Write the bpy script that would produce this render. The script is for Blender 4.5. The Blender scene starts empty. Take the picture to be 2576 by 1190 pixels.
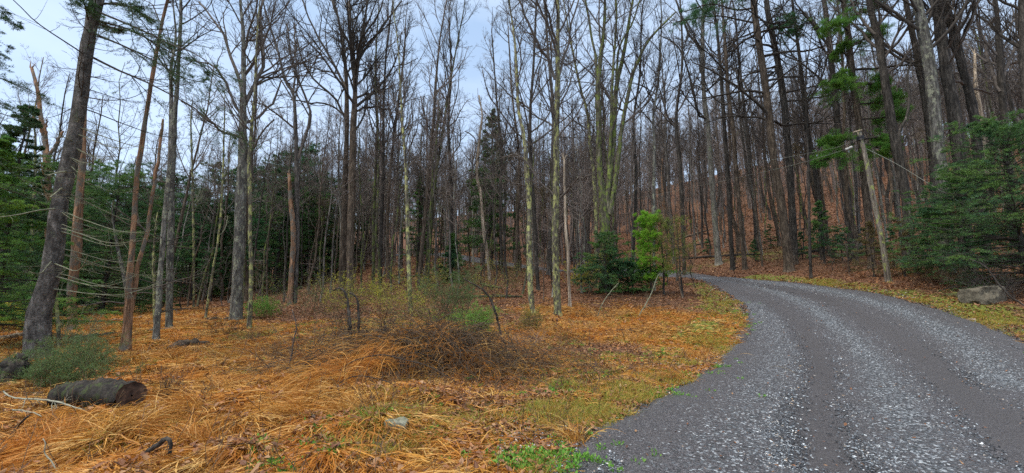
import bpy, math
import numpy as np
from mathutils import noise as mnoise
rng = np.random.default_rng(11)
S = bpy.context.scene
COL = S.collection
R = math.radians

# ---------------------------------------------------------------- camera, sky, sun, exposure
F, PIT, EYE = 1040.0, R(8.2), 1.6          # focal length in px of a 2576 px wide picture
cam_d = bpy.data.cameras.new('camera'); cam = bpy.data.objects.new('camera', cam_d); COL.objects.link(cam)
cam_d.sensor_width = 36; cam_d.lens = 36 * F / 2576
cam.location = (0, 0, EYE); cam.rotation_euler = (R(90) + PIT, 0, 0)
cam_d.clip_start = .05; cam_d.clip_end = 3000
S.camera = cam
S.view_settings.view_transform = 'Standard'; S.view_settings.look = 'None'
S.view_settings.exposure = 0.95; S.view_settings.gamma = 1.0

w = bpy.data.worlds.new("World"); S.world = w; w.use_nodes = True
nt = w.node_tree; nt.nodes.clear()
def WN(t, **k):
    n = nt.nodes.new(t)
    for a, b in k.items(): setattr(n, a, b)
    return n
out = WN('ShaderNodeOutputWorld'); bg = WN('ShaderNodeBackground'); bg2 = WN('ShaderNodeBackground')
sky = WN('ShaderNodeTexSky', sky_type='NISHITA', sun_disc=False)
sky.sun_elevation = R(66); sky.sun_rotation = R(235)
bg.inputs[1].default_value = .05
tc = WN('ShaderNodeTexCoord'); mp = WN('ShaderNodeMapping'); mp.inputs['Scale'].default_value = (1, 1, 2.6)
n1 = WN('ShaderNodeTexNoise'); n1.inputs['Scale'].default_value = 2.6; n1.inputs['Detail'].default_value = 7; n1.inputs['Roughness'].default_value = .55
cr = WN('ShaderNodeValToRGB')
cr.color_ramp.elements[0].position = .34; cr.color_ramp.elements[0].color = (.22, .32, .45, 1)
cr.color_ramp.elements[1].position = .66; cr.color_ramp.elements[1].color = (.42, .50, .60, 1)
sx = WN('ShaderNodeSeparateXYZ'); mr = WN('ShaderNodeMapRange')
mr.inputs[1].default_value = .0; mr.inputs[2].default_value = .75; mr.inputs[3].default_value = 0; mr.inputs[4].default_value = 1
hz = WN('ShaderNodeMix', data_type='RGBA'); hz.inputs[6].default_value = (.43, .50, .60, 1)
add = WN('ShaderNodeAddShader')
L = nt.links.new
L(tc.outputs['Generated'], mp.inputs[0]); L(mp.outputs[0], n1.inputs['Vector']); L(n1.outputs[0], cr.inputs[0])
L(tc.outputs['Generated'], sx.inputs[0]); L(sx.outputs[2], mr.inputs[0]); L(mr.outputs[0], hz.inputs[0]); L(cr.outputs[0], hz.inputs[7])
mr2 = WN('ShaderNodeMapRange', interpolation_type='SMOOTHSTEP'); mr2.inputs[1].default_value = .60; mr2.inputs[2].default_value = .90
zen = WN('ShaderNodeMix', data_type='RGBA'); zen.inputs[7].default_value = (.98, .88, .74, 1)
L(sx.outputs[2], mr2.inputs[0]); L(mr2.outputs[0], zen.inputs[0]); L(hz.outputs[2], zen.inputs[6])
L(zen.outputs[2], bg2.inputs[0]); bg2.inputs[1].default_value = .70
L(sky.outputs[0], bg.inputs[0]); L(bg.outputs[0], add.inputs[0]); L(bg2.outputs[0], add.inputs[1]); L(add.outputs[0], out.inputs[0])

sl = bpy.data.lights.new('sun', 'SUN'); sun = bpy.data.objects.new('sun', sl); COL.objects.link(sun)
sl.energy = 1.5; sl.angle = R(16); sl.color = (1, .93, .82)
sun.rotation_euler = (R(24), 0, R(-55))      # high and soft, from the left behind the camera
S.cycles.max_bounces = 5; S.cycles.diffuse_bounces = 2; S.cycles.transparent_max_bounces = 4
S.cycles.use_denoising = False
S.cycles.use_adaptive_sampling = True; S.cycles.adaptive_threshold = .02

# ---------------------------------------------------------------- picture <-> world
cp, sp = math.cos(PIT), math.sin(PIT)
def ray(u, v):
    a = (u - 1288) / F; b = (595 - v) / F
    return np.array([a, cp - b * sp, sp + b * cp])
def P(u, v, Y):
    d = ray(u, v); t = Y / d[1]
    return np.array([d[0] * t, Y, EYE + d[2] * t])
def pix(p):
    p = np.asarray(p, float); q = p - np.array([0, 0, EYE])
    c = q[..., 1] * cp + q[..., 2] * sp; b = -q[..., 1] * sp + q[..., 2] * cp
    c = np.where(np.abs(c) < 1e-3, 1e-3, c)
    return 1288 + F * q[..., 0] / c, 595 - F * b / c, c

# ---------------------------------------------------------------- terrain heights
ctl = []
def Zc(u, v, z):
    d = ray(u, v); t = (z - EYE) / d[2]; ctl.append((d[0] * t, d[1] * t, z))
def Yc(u, v, Y): ctl.append(tuple(P(u, v, Y)))
for v in (1190, 1060, 960):
    for u in (0, 500, 1000, 1400, 1800, 2200, 2576): Zc(u, v, 0)
for u in (0, 400, 800, 1200, 1600, 1840): Zc(u, 880, 0)
Zc(2576, 862, .22)
for x in (-60, -25, 0, 25, 60):
    ctl.append((x, -12, 0)); ctl.append((x, -60, 0))
ctl += [(-40, 8, -.2), (40, 4, .8), (70, 10, 4)]
for t in [(50, 812, 18), (300, 812, 20), (600, 812, 20), (800, 800, 20), (1030, 790, 19), (1300, 785, 19), (1405, 795, 19),
          (0, 775, 32), (300, 772, 34), (550, 768, 34), (0, 765, 60), (350, 760, 60), (600, 745, 60),
          (730, 772, 25), (865, 728, 30), (900, 705, 36), (1000, 650, 52), (1050, 638, 58), (950, 700, 40), (1110, 690, 34), (1210, 672, 42),
          (1288, 690, 36), (1440, 682, 50), (1400, 650, 62), (1180, 640, 60), (1530, 735, 25), (1340, 770, 22), (1720, 745, 22.5), (1670, 741, 23),
          (1650, 692, 40), (1750, 697, 35), (1885, 782, 17), (1850, 740, 23.5), (1560, 690, 45),
          (1985, 682, 29), (1808, 655, 38), (2235, 705, 20.5), (2500, 772, 13.8), (2300, 762, 15.5), (2100, 727, 20.5), (1900, 706, 28),
          (2576, 800, 12.2), (2400, 690, 20),
          (1750, 590, 58), (1750, 545, 72), (1600, 580, 75), (1450, 600, 85), (2100, 590, 42), (2100, 540, 56), (2350, 590, 34), (2576, 620, 26),
          (1700, 480, 105), (2000, 460, 90), (2300, 430, 75), (2576, 420, 60),
          (1440, 560, 100), (1250, 600, 95), (1000, 610, 90), (1250, 540, 150), (1000, 560, 150), (1600, 500, 150), (1900, 420, 150), (2200, 380, 140), (800, 660, 75), (700, 700, 60), (500, 680, 100), (200, 690, 110), (-200, 700, 110), (300, 640, 150), (-300, 650, 150), (800, 600, 130)]: Yc(*t)
for a in range(-60, 70, 10):
    ctl.append((190 * math.sin(R(a)), 190 * math.cos(R(a)), max(4, 14 + .55 * a) if a > -30 else 8))
    ctl.append((420 * math.sin(R(a)), 420 * math.cos(R(a)), 10))
ctl = np.array(ctl)
def kern(r): return r
D = np.linalg.norm(ctl[:, None, :2] - ctl[None, :, :2], axis=2)
Am = np.zeros((len(ctl) + 3,) * 2); n_ = len(ctl)
Am[:n_, :n_] = -kern(D) + np.eye(n_) * .25
Am[:n_, n_] = 1; Am[n_, :n_] = 1; Am[:n_, n_ + 1:] = ctl[:, :2]; Am[n_ + 1:, :n_] = ctl[:, :2].T
wts = np.linalg.lstsq(Am, np.concatenate([ctl[:, 2], np.zeros(3)]), rcond=None)[0]
def H0(x, y):
    x = np.atleast_1d(np.asarray(x, float)); y = np.atleast_1d(np.asarray(y, float))
    o = np.empty(x.size); xf, yf = x.ravel(), y.ravel()
    for i in range(0, x.size, 20000):
        q = np.sqrt((xf[i:i + 20000, None] - ctl[None, :, 0]) ** 2 + (yf[i:i + 20000, None] - ctl[None, :, 1]) ** 2 + .8)
        o[i:i + 20000] = -q @ wts[:n_] + wts[n_] + xf[i:i + 20000] * wts[n_ + 1] + yf[i:i + 20000] * wts[n_ + 2]
    return o.reshape(x.shape)
def h(x, y): return float(H0(x, y)[0])
def G(u, v, ymax=150):
    d = ray(u, v); ts = np.concatenate([np.arange(3, 30, .1), np.arange(30, ymax, .4)])
    z = EYE + d[2] / d[1] * ts; g = H0(d[0] / d[1] * ts, ts)
    k = np.nonzero(z < g)[0]
    t = ts[k[0]] if len(k) else ymax
    return np.array([d[0] / d[1] * t, t, h(d[0] / d[1] * t, t)])

# smooth value noise on numpy arrays
_prm = rng.random((256, 256))
def vn(x, y, s):
    x = np.asarray(x) * s + 77.3; y = np.asarray(y) * s + 31.7
    xi = np.floor(x).astype(int); yi = np.floor(y).astype(int); fx = x - xi; fy = y - yi
    fx = fx * fx * (3 - 2 * fx); fy = fy * fy * (3 - 2 * fy)
    g = lambda a, b: _prm[a % 256, b % 256]
    return (g(xi, yi) * (1 - fx) + g(xi + 1, yi) * fx) * (1 - fy) + (g(xi, yi + 1) * (1 - fx) + g(xi + 1, yi + 1) * fx) * fy
def fbm(x, y, s, o=4):
    r = 0; a = .5
    for k in range(o): r = r + a * vn(x, y, s * 2 ** k); a *= .5
    return r / (1 - .5 ** o)

# ---------------------------------------------------------------- road polylines
def resamp(pts, n):
    pts = np.asarray(pts, float)
    # Catmull-Rom then equal arc length
    q = np.vstack([2 * pts[0] - pts[1], pts, 2 * pts[-1] - pts[-2]]); o = []
    for i in range(1, len(q) - 2):
        t = np.linspace(0, 1, 12, endpoint=False)[:, None]
        o.append(.5 * ((2 * q[i]) + (-q[i - 1] + q[i + 1]) * t + (2 * q[i - 1] - 5 * q[i] + 4 * q[i + 1] - q[i + 2]) * t ** 2 + (-q[i - 1] + 3 * q[i] - 3 * q[i + 1] + q[i + 2]) * t ** 3))
    o.append(pts[-1:]); o = np.vstack(o)
    s = np.concatenate([[0], np.cumsum(np.linalg.norm(np.diff(o, axis=0), axis=1))])
    t = np.linspace(0, s[-1], n)
    return np.stack([np.interp(t, s, o[:, k]) for k in range(pts.shape[1])], 1)
gp = lambda l: [G(u, v)[:2] for u, v in l]
Ledge = [(-2.2, -14), (-1.2, -3), (-.3, 2)] + gp([(1385, 1190), (1590, 1040), (1760, 950), (1840, 880), (1880, 830), (1888, 790), (1850, 748), (1795, 717), (1735, 700)]) 
Redge = [(4.2, -16), (6.8, -4), (9.2, 3)] + [(11.2, 7.6)] + gp([(2576, 862), (2430, 805), (2300, 765), (2200, 741), (2100, 726), (2000, 713), (1900, 705), (1800, 697.5), (1760, 692)])
pL, pR = Ledge[-1], Redge[-1]
tail = [G(1660, 690)[:2], G(1560, 686)[:2], G(1440, 683)[:2], G(1390, 681)[:2]]
Tc = [np.array(t) for t in tail]
for i, c in enumerate(Tc):
    Ledge.append(tuple(c + np.array([-.9, -1.6]))); Redge.append(tuple(c + np.array([.9, 1.6])))
e = Tc[-1]; Ledge += [(e[0] - 12, e[1] + 4), (e[0] - 30, e[1] + 22)]; Redge += [(e[0] - 10, e[1] + 8), (e[0] - 27, e[1] + 25)]
NR = 420
La = resamp(Ledge, NR); Ra = resamp(Redge, NR)
strips = {'c': gp([(2330, 1185), (2240, 1000), (2180, 900), (2100, 822), (2000, 757), (1890, 720), (1760, 701)]),
          'r': [(7.6, 3.2), (9.0, 5.6)] + gp([(2576, 985), (2450, 890), (2300, 802), (2150, 752), (2000, 723), (1850, 704)]),
          'l': gp([(1820, 1190), (1900, 1050), (1945, 950), (1965, 870), (1935, 812), (1890, 768)]),
          't1': gp([(2080, 1190), (2055, 1050), (2062, 950), (2040, 870), (1985, 798), (1900, 750), (1800, 714)]),
          't2': gp([(2640, 1190), (2460, 1030), (2330, 915), (2230, 838), (2110, 772), (1950, 727), (1830, 707)])}
strips = {k: resamp(v, 90) for k, v in strips.items()}
strips['c'] = np.vstack([resamp([(1.9, -14), (2.9, -2), strips['c'][0]], 60), strips['c']])
def dline(x, y, ln):
    x = np.asarray(x); o = np.empty(x.size); xf = x.ravel(); yf = np.asarray(y).ravel()
    for i in range(0, x.size, 20000):
        o[i:i + 20000] = np.sqrt((xf[i:i + 20000, None] - ln[None, :, 0]) ** 2 + (yf[i:i + 20000, None] - ln[None, :, 1]) ** 2).min(1)
    return o.reshape(x.shape)
poly = np.vstack([La, Ra[::-1]])
def inroad(x, y):
    x = np.asarray(x, float); y = np.asarray(y, float); c = np.zeros(x.shape, bool)
    for i in range(len(poly)):
        a, b = poly[i - 1], poly[i]
        if a[1] == b[1]: continue
        c ^= ((a[1] > y) != (b[1] > y)) & (x < (b[0] - a[0]) * (y - a[1]) / (b[1] - a[1]) + a[0])
    return c
edges = np.vstack([La, Ra])
def roadd(x, y):                      # signed distance to the road edge, negative inside
    d = dline(x, y, edges); return np.where(inroad(x, y), -d, d)

# ---------------------------------------------------------------- mesh helpers
class MB:
    def __init__(s): s.v = []; s.q = []; s.t = []; s.n = 0
    def quads(s, V, Q): s.v.append(V.reshape(-1, 3)); s.q.append(Q + s.n); s.n += V.size // 3
    def tris(s, V, T): s.v.append(V.reshape(-1, 3)); s.t.append(T + s.n); s.n += V.size // 3
    def mesh(s, name, mats, smooth=True, attrs=None):
        V = np.vstack(s.v).astype(np.float32) if s.v else np.zeros((0, 3), np.float32)
        q = np.vstack(s.q) if s.q else np.zeros((0, 4), int); t = np.vstack(s.t) if s.t else np.zeros((0, 3), int)
        me = bpy.data.meshes.new(name); me.vertices.add(len(V)); me.vertices.foreach_set('co', V.ravel())
        lo = np.concatenate([q.ravel(), t.ravel()]).astype(np.int32); me.loops.add(len(lo)); me.loops.foreach_set('vertex_index', lo)
        me.polygons.add(len(q) + len(t))
        me.polygons.foreach_set('loop_start', np.concatenate([np.arange(len(q)) * 4, len(q) * 4 + np.arange(len(t)) * 3]).astype(np.int32))
        me.polygons.foreach_set('use_smooth', np.full(len(q) + len(t), smooth))
        me.update(calc_edges=True)
        for k, a in (attrs or {}).items():
            at = me.attributes.new(k, 'FLOAT', 'POINT'); at.data.foreach_set('value', np.asarray(a, np.float32).ravel())
        for m in (mats if isinstance(mats, list) else [mats]): me.materials.append(m)
        return me
def link(name, me, parent=None, loc=None):
    o = bpy.data.objects.new(name, me); COL.objects.link(o)
    if parent: o.parent = parent
    if loc is not None: o.location = loc
    return o
def tag(o, label=None, cat=None, group=None, kind=None):
    for k, v in (('label', label), ('category', cat), ('group', group), ('kind', kind)):
        if v: o[k] = v
    return o
def thing(name, loc, label, cat, group=None, rz=0):
    o = bpy.data.objects.new(name, None); COL.objects.link(o); o.location = loc; o.rotation_euler = (0, 0, rz); o.empty_display_size = .3
    return tag(o, label, cat, group)
def nrm(a): return a / np.maximum(np.linalg.norm(a, axis=-1, keepdims=True), 1e-9)
def frames(Pt):
    T = nrm(np.gradient(Pt, axis=1)); m = nrm(T.mean(1))
    ref = np.where(np.abs(m[:, 2:3]) > .75, np.array([[1., .1, 0]]), np.array([[0, .1, 1.]]))[:, None, :]
    a = nrm(np.cross(T, np.broadcast_to(ref, T.shape))); return T, a, np.cross(T, a)
def tubes(mb, Pt, Rd, k=4, lump=0, cap=True):
    B, N, _ = Pt.shape
    T, a, b = frames(Pt); th = np.arange(k) * 2 * np.pi / k
    rr = Rd[:, :, None] * (1 + (lump * rng.standard_normal((B, N, k)) if lump else np.zeros((1, 1, k))))
    V = Pt[:, :, None, :] + rr[..., None] * (np.cos(th)[None, None, :, None] * a[:, :, None, :] + np.sin(th)[None, None, :, None] * b[:, :, None, :])
    i = np.arange(N - 1)[:, None] * k; j = np.arange(k)[None, :]
    Q = np.stack([i + j, i + (j + 1) % k, i + k + (j + 1) % k, i + k + j], -1).reshape(-1, 4)
    Q = (Q[None] + (np.arange(B) * N * k)[:, None, None]).reshape(-1, 4)
    n0 = mb.n
    mb.quads(V, Q)
    if cap and k > 4:
        for e_ in (0, N - 1):
            for b_ in range(B):
                c = Pt[b_, e_][None]; ids = np.arange(k) + b_ * N * k + e_ * k
                mb.v.append(c); ci = mb.n; mb.n += 1
                mb.t.append(np.stack([np.full(k, ci), ids + n0, np.roll(ids, -1) + n0], 1))
def ribbons(mb, Pt, Rd):
    B, N, _ = Pt.shape; T = nrm(np.gradient(Pt, axis=1)); sd = nrm(np.cross(T, nrm(rng.standard_normal((B, 1, 3)))))
    V = np.stack([Pt - sd * Rd[..., None], Pt + sd * Rd[..., None]], 2); i = np.arange(N - 1) * 2
    Q = np.stack([i, i + 1, i + 3, i + 2], 1); mb.quads(V, (Q[None] + (np.arange(B) * N * 2)[:, None, None]).reshape(-1, 4))
def paths(p0, d, Ln, N, up=0., wan=.1, curl=None):
    B = len(p0); o = np.empty((B, N, 3)); o[:, 0] = p0; d = nrm(d)
    st = (Ln / (N - 1))[:, None]
    upv = np.broadcast_to(np.asarray(up, float).reshape(-1, 1), (B, 1)) if np.ndim(up) else np.full((B, 1), up)
    for i in range(1, N):
        d = d + rng.standard_normal((B, 3)) * wan
        d[:, 2:] += upv * (1 if curl is None else curl(i / (N - 1)))
        d = nrm(d); o[:, i] = o[:, i - 1] + d * st
    return o
def sample(Pt, Rd, idx, t):
    N = Pt.shape[1]; f = t * (N - 1); i = np.minimum(f.astype(int), N - 2); g = (f - i)[:, None]
    p = Pt[idx, i] * (1 - g) + Pt[idx, i + 1] * g; r = Rd[idx, i] * (1 - g[:, 0]) + Rd[idx, i + 1] * g[:, 0]
    return p, nrm(Pt[idx, i + 1] - Pt[idx, i]), r
def plen(Pt): return np.linalg.norm(np.diff(Pt, axis=1), axis=2).sum(1)
def grow(Pt, Rd, n, t0, t1, ang, lr, N, up=.05, wan=.1, rr=.6, rmin=.004, flat=0., lmax=9, tp=.5, az=None):
    B = len(Pt); idx = np.repeat(np.arange(B), n); t = t0 + (t1 - t0) * rng.random(B * n)
    p, T, r = sample(Pt, Rd, idx, t)
    v = rng.standard_normal(T.shape); v[:, 2] *= (1 - flat)
    if az is not None: v[:, :2] += np.asarray(az)
    v = nrm(v - (v * T).sum(1, keepdims=True) * T)
    if flat: v[:, 2] *= (1 - flat); v = nrm(v)
    an = R(ang[0]) + (R(ang[1]) - R(ang[0])) * rng.random(B * n)
    d = np.cos(an)[:, None] * T + np.sin(an)[:, None] * v
    Ln = np.minimum(plen(Pt)[idx] * lr * (1.1 - tp * 1.6 * (t - t0) / (t1 - t0 + 1e-6)) * (.6 + .7 * rng.random(B * n)), lmax)
    Ln = np.maximum(Ln, .08)
    q = paths(p, d, Ln, N, up, wan)
    r0 = np.maximum(np.minimum(r * rr, Ln * .0165 + .003), rmin)
    rd = r0[:, None] * np.linspace(1, .35, N)[None] ; rd = np.maximum(rd, rmin * .6)
    return q, rd
def leafs(mb, Pt, per, ln, wd, side=.8, up=.0, flat=.6, t0=.1, jit=.02, roll=None):
    B = len(Pt); idx = np.repeat(np.arange(B), per); t = t0 + (1 - t0) * rng.random(len(idx))
    p, T, _ = sample(Pt, np.ones(Pt.shape[:2]), idx, t)
    v = rng.standard_normal(T.shape); v[:, 2] *= (1 - flat); v = nrm(v - (v * T).sum(1, keepdims=True) * T)
    d = nrm(T * (1 - side * .6) + v * side + np.array([0, 0, up])); n = len(idx)
    p = p + rng.standard_normal((n, 3)) * jit
    nv = rng.standard_normal((n, 3)) * (1 - flat) + np.array([0, 0, 1.]); s = nrm(np.cross(d, nv))
    l = (ln * (.6 + .8 * rng.random(n)))[:, None]; w_ = (wd * (.6 + .8 * rng.random(n)))[:, None]
    V = np.stack([p, p + d * l * .45 + s * w_ * .5, p + d * l, p + d * l * .45 - s * w_ * .5], 1)
    mb.quads(V, np.arange(n * 4).reshape(-1, 4))

# ---------------------------------------------------------------- materials
def mat(name):
    m = bpy.data.materials.new(name); m.use_nodes = True; t = m.node_tree; b = t.nodes['Principled BSDF']
    b.inputs['Roughness'].default_value = .85; b.inputs['Specular IOR Level'].default_value = .25
    def N(ty, **k):
        n = t.nodes.new(ty)
        for a, c in k.items(): setattr(n, a, c)
        return n
    return m, b, N, t.links.new
def c4(c): return tuple(c) + (1,)
def mapped(N, L, sc, src='Object'):
    a = N('ShaderNodeTexCoord'); m = N('ShaderNodeMapping'); m.inputs['Scale'].default_value = sc; L(a.outputs[src], m.inputs[0]); return m.outputs[0]
def noise(N, L, vec, s, d=5, r=.6):
    n = N('ShaderNodeTexNoise'); n.inputs['Scale'].default_value = s; n.inputs['Detail'].default_value = d; n.inputs['Roughness'].default_value = r
    L(vec, n.inputs['Vector']); return n.outputs[0]
def ramp(N, L, f, st, interp='LINEAR'):
    r = N('ShaderNodeValToRGB'); r.color_ramp.interpolation = interp; e = r.color_ramp.elements
    while len(e) < len(st): e.new(.5)
    for i, (p_, c) in enumerate(st): e[i].position = p_; e[i].color = c4(c) if len(c) == 3 else c
    L(f, r.inputs[0]); return r.outputs[0]
def mixc(N, L, f, a, b):
    m = N('ShaderNodeMix', data_type='RGBA')
    if isinstance(f, (int, float)): m.inputs[0].default_value = f
    else: L(f, m.inputs[0])
    for k, x in ((6, a), (7, b)):
        if isinstance(x, tuple): m.inputs[k].default_value = c4(x)
        else: L(x, m.inputs[k])
    return m.outputs[2]
def bump(N, L, b, hgt, st, dist=.02):
    n = N('ShaderNodeBump'); n.inputs['Strength'].default_value = st; n.inputs['Distance'].default_value = dist; L(hgt, n.inputs['Height']); L(n.outputs[0], b.inputs['Normal'])

def bark(name, c1, c2, li=None, amt=.5, sc=1., vert=.25, lsc=6, tint=.3):
    m, b, N, L = mat(name)
    v = mapped(N, L, (sc, sc, sc * vert)); n = noise(N, L, v, 22, 6, .7); v2 = mapped(N, L, (1, 1, .5)); big = noise(N, L, v2, 2.2, 3)
    c = ramp(N, L, n, [(.32, tuple(x * .45 for x in c1)), (.5, c1), (.68, c2)])
    c = mixc(N, L, ramp(N, L, big, [(.35, (0, 0, 0)), (.7, (tint,) * 3)]), c, tuple(x * .5 for x in c1))
    st = noise(N, L, mapped(N, L, (sc, sc, sc * min(vert, .6) * .7)), 9, 4, .65); c = mixc(N, L, ramp(N, L, st, [(.40, (.85,) * 3), (.50, (0, 0, 0))]), c, tuple(x * .32 for x in c1))
    c = mixc(N, L, ramp(N, L, st, [(.56, (0, 0, 0)), (.68, (.7,) * 3)]), c, tuple(min(1, x * 1.35) for x in c2))
    if li:
        l = noise(N, L, v2, lsc, 6, .75); f = ramp(N, L, l, [(amt, (0, 0, 0)), (amt + .07, (1, 1, 1))])
        l2 = noise(N, L, v2, 40, 3); lc = mixc(N, L, l2, li, tuple(x * .45 for x in li)); c = mixc(N, L, f, c, lc)
    oi = N('ShaderNodeObjectInfo'); hs = N('ShaderNodeHueSaturation'); mrr = N('ShaderNodeMapRange'); mrr.inputs[3].default_value = .72; mrr.inputs[4].default_value = 1.25
    L(oi.outputs['Random'], mrr.inputs[0]); L(mrr.outputs[0], hs.inputs['Value']); L(c, hs.inputs['Color']); L(hs.outputs[0], b.inputs['Base Color'])
    bump(N, L, b, n, .9, .03); return m
LI = (.30, .33, .17)
M = {
 'grey': bark('grey_bark', (.13, .115, .10), (.26, .24, .215), (.25, .26, .17), .62),
 'dark': bark('dark_wet_bark', (.05, .044, .037), (.12, .105, .088), (.13, .14, .09), .64),
 'brown': bark('brown_bark', (.095, .072, .052), (.19, .15, .11), (.19, .19, .10), .62),
 'lichen': bark('lichen_bark', (.12, .11, .08), (.24, .22, .16), (.50, .52, .20), .50, lsc=6),
 'mottle': bark('mottled_bark', (.13, .125, .11), (.27, .26, .23), (.44, .46, .33), .53, lsc=7),
 'moss': bark('mossy_bark', (.08, .075, .05), (.17, .155, .11), (.17, .22, .05), .50, lsc=5),
 'spruce': bark('scaly_spruce_bark', (.13, .122, .11), (.30, .28, .255), (.20, .22, .15), .58, vert=1.9, tint=.5, lsc=8),
 'beech': bark('smooth_grey_bark', (.20, .19, .16), (.32, .30, .26), (.26, .30, .18), .56, lsc=3),
 'snag': bark('barkless_orange_wood', (.27, .15, .085), (.44, .27, .16), (.19, .17, .14), .49, vert=.12, lsc=2.2),
 'snagp': bark('pale_bare_wood', (.36, .29, .21), (.62, .52, .40), (.20, .16, .11), .58, vert=.12, lsc=5),
 'fresh': bark('fresh_split_wood', (.55, .26, .10), (.75, .42, .18), None, vert=.1),
}
TW = {}
for k, c in (('twig', (.10, .086, .075)), ('twigd', (.05, .043, .036)), ('twigr', (.20, .168, .15)), ('twigo', (.13, .105, .06)), ('twigl', (.21, .22, .15)), ('twigp', (.33, .33, .25)), ('twigb', (.15, .10, .06)), ('twigk', (.10, .072, .048))):
    m, b, N, L = mat('branch_wood_' + k); v = mapped(N, L, (1, 1, 1)); n = noise(N, L, v, 5, 3)
    L(ramp(N, L, n, [(.3, tuple(x * .6 for x in c)), (.7, tuple(x * 1.35 for x in c))]), b.inputs['Base Color']); TW[k] = m
def leafmat(name, cols, trans=.35, rough=.6, big=None):
    m, b, N, L = mat(name); g = N('ShaderNodeNewGeometry')
    st = [(i / max(1, len(cols) - 1), c) for i, c in enumerate(cols)]
    c = ramp(N, L, g.outputs['Random Per Island'], st)
    if big:
        v = mapped(N, L, (1, 1, 1)); n = noise(N, L, v, big[0], 3); c = mixc(N, L, ramp(N, L, n, [(.42, (0, 0, 0)), (.62, (1, 1, 1))]), c, mixc(N, L, .65, c, big[1]))
    L(c, b.inputs['Base Color']); b.inputs['Roughness'].default_value = rough
    tr = N('ShaderNodeBsdfTranslucent'); L(c, tr.inputs[0]); mx = N('ShaderNodeMixShader'); mx.inputs[0].default_value = trans
    o = [x for x in m.node_tree.nodes if x.type == 'OUTPUT_MATERIAL'][0]
    L(b.outputs[0], mx.inputs[1]); L(tr.outputs[0], mx.inputs[2]); L(mx.outputs[0], o.inputs[0]); return m
LF = {
 'hemlock': leafmat('hemlock_needles', [(.035, .10, .055), (.05, .14, .06), (.10, .22, .08), (.05, .12, .085)], .3, big=(.7, (.17, .30, .05))),
 'hemlockb': leafmat('bright_hemlock_needles', [(.05, .15, .05), (.08, .22, .05), (.15, .31, .07), (.06, .16, .08)], .35, big=(.6, (.24, .40, .05))),
 'sprucen': leafmat('spruce_needles', [(.035, .085, .04), (.06, .13, .055), (.09, .17, .06)], .25),
 'pine': leafmat('pine_needles', [(.07, .20, .05), (.12, .30, .06), (.18, .36, .07)], .4, big=(.8, (.16, .30, .04))),
 'pinedark': leafmat('dark_pine_needles', [(.04, .13, .06), (.06, .18, .07), (.09, .24, .08)], .3),
 'bright': leafmat('bright_pine_needles', [(.14, .36, .03), (.22, .50, .04), (.34, .52, .06)], .45),
 'olive': leafmat('olive_pine_needles', [(.12, .19, .03), (.19, .26, .05), (.24, .24, .07)], .4),
 'browning': leafmat('browning_needles', [(.16, .11, .05), (.19, .15, .06), (.10, .12, .05)], .3),
 'yellow': leafmat('yellow_green_buds', [(.42, .42, .05), (.55, .52, .08), (.34, .42, .06)], .45),
 'shrubg': leafmat('shrub_leaves', [(.07, .13, .05), (.11, .19, .07), (.15, .22, .06)], .3),
 'straw': leafmat('straw_blades', [(.16, .065, .015), (.46, .21, .035), (.68, .37, .07), (.84, .60, .24), (.40, .19, .04), (.14, .07, .025)], .3, .55, big=(.8, (.55, .20, .03))),
 'leaf': leafmat('dead_oak_leaves', [(.13, .06, .035), (.28, .12, .05), (.08, .04, .028), (.42, .19, .08), (.26, .14, .07), (.42, .25, .13), (.22, .11, .07)], .15, .5),
 'weed': leafmat('green_weed_leaves', [(.10, .26, .04), (.18, .42, .06), (.28, .48, .09)], .35, .5),
 'grassg': leafmat('green_blades', [(.14, .24, .04), (.26, .32, .05), (.42, .36, .08), (.50, .34, .08), (.46, .24, .05), (.20, .28, .05)], .35, .5),
}
# ground
gm, b, N, L = mat('forest_floor'); v = mapped(N, L, (1, 1, 1))
n1 = noise(N, L, v, 14, 8, .75); n2 = noise(N, L, v, .9, 4); n3 = noise(N, L, v, 5, 6, .7); n4 = noise(N, L, v, 55, 4, .8)
vo = N('ShaderNodeTexVoronoi'); vo.inputs['Scale'].default_value = 13; L(v, vo.inputs['Vector'])
vs = N('ShaderNodeSeparateColor'); L(vo.outputs['Color'], vs.inputs[0])
lit = ramp(N, L, vs.outputs[0], [(0, (.06, .03, .018)), (.3, (.18, .08, .042)), (.6, (.29, .135, .07)), (.85, (.38, .19, .10)), (1, (.50, .31, .18))])
lit = mixc(N, L, n4, lit, (.05, .03, .02)); lit = mixc(N, L, ramp(N, L, n2, [(.4, (0, 0, 0)), (.62, (.55, .55, .55))]), lit, (.13, .065, .04))
gra = ramp(N, L, n1, [(.3, (.06, .028, .010)), (.5, (.27, .13, .035)), (.65, (.50, .29, .09))])
mos = ramp(N, L, n1, [(.3, (.06, .08, .015)), (.6, (.20, .22, .04)), (.75, (.32, .30, .06))])
def attr(nm):
    a = N('ShaderNodeAttribute'); a.attribute_name = nm; return a.outputs['Fac']
def thr(f, w_=.12):                  # noisy threshold of an attribute
    m_ = N('ShaderNodeMath', operation='ADD'); L(f, m_.inputs[0]); s_ = N('ShaderNodeMath', operation='MULTIPLY_ADD'); L(n3, s_.inputs[0]); s_.inputs[1].default_value = 1.2; s_.inputs[2].default_value = -.6
    L(s_.outputs[0], m_.inputs[1]); return ramp(N, L, m_.outputs[0], [(.5 - w_, (0, 0, 0)), (.5 + w_, (1, 1, 1))])
c = mixc(N, L, thr(attr('grass')), lit, gra); c = mixc(N, L, thr(attr('moss')), c, mos)
c = mixc(N, L, thr(attr('dirt')), c, ramp(N, L, n1, [(.3, (.05, .045, .045)), (.7, (.15, .14, .14))]))
L(c, b.inputs['Base Color'])
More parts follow.
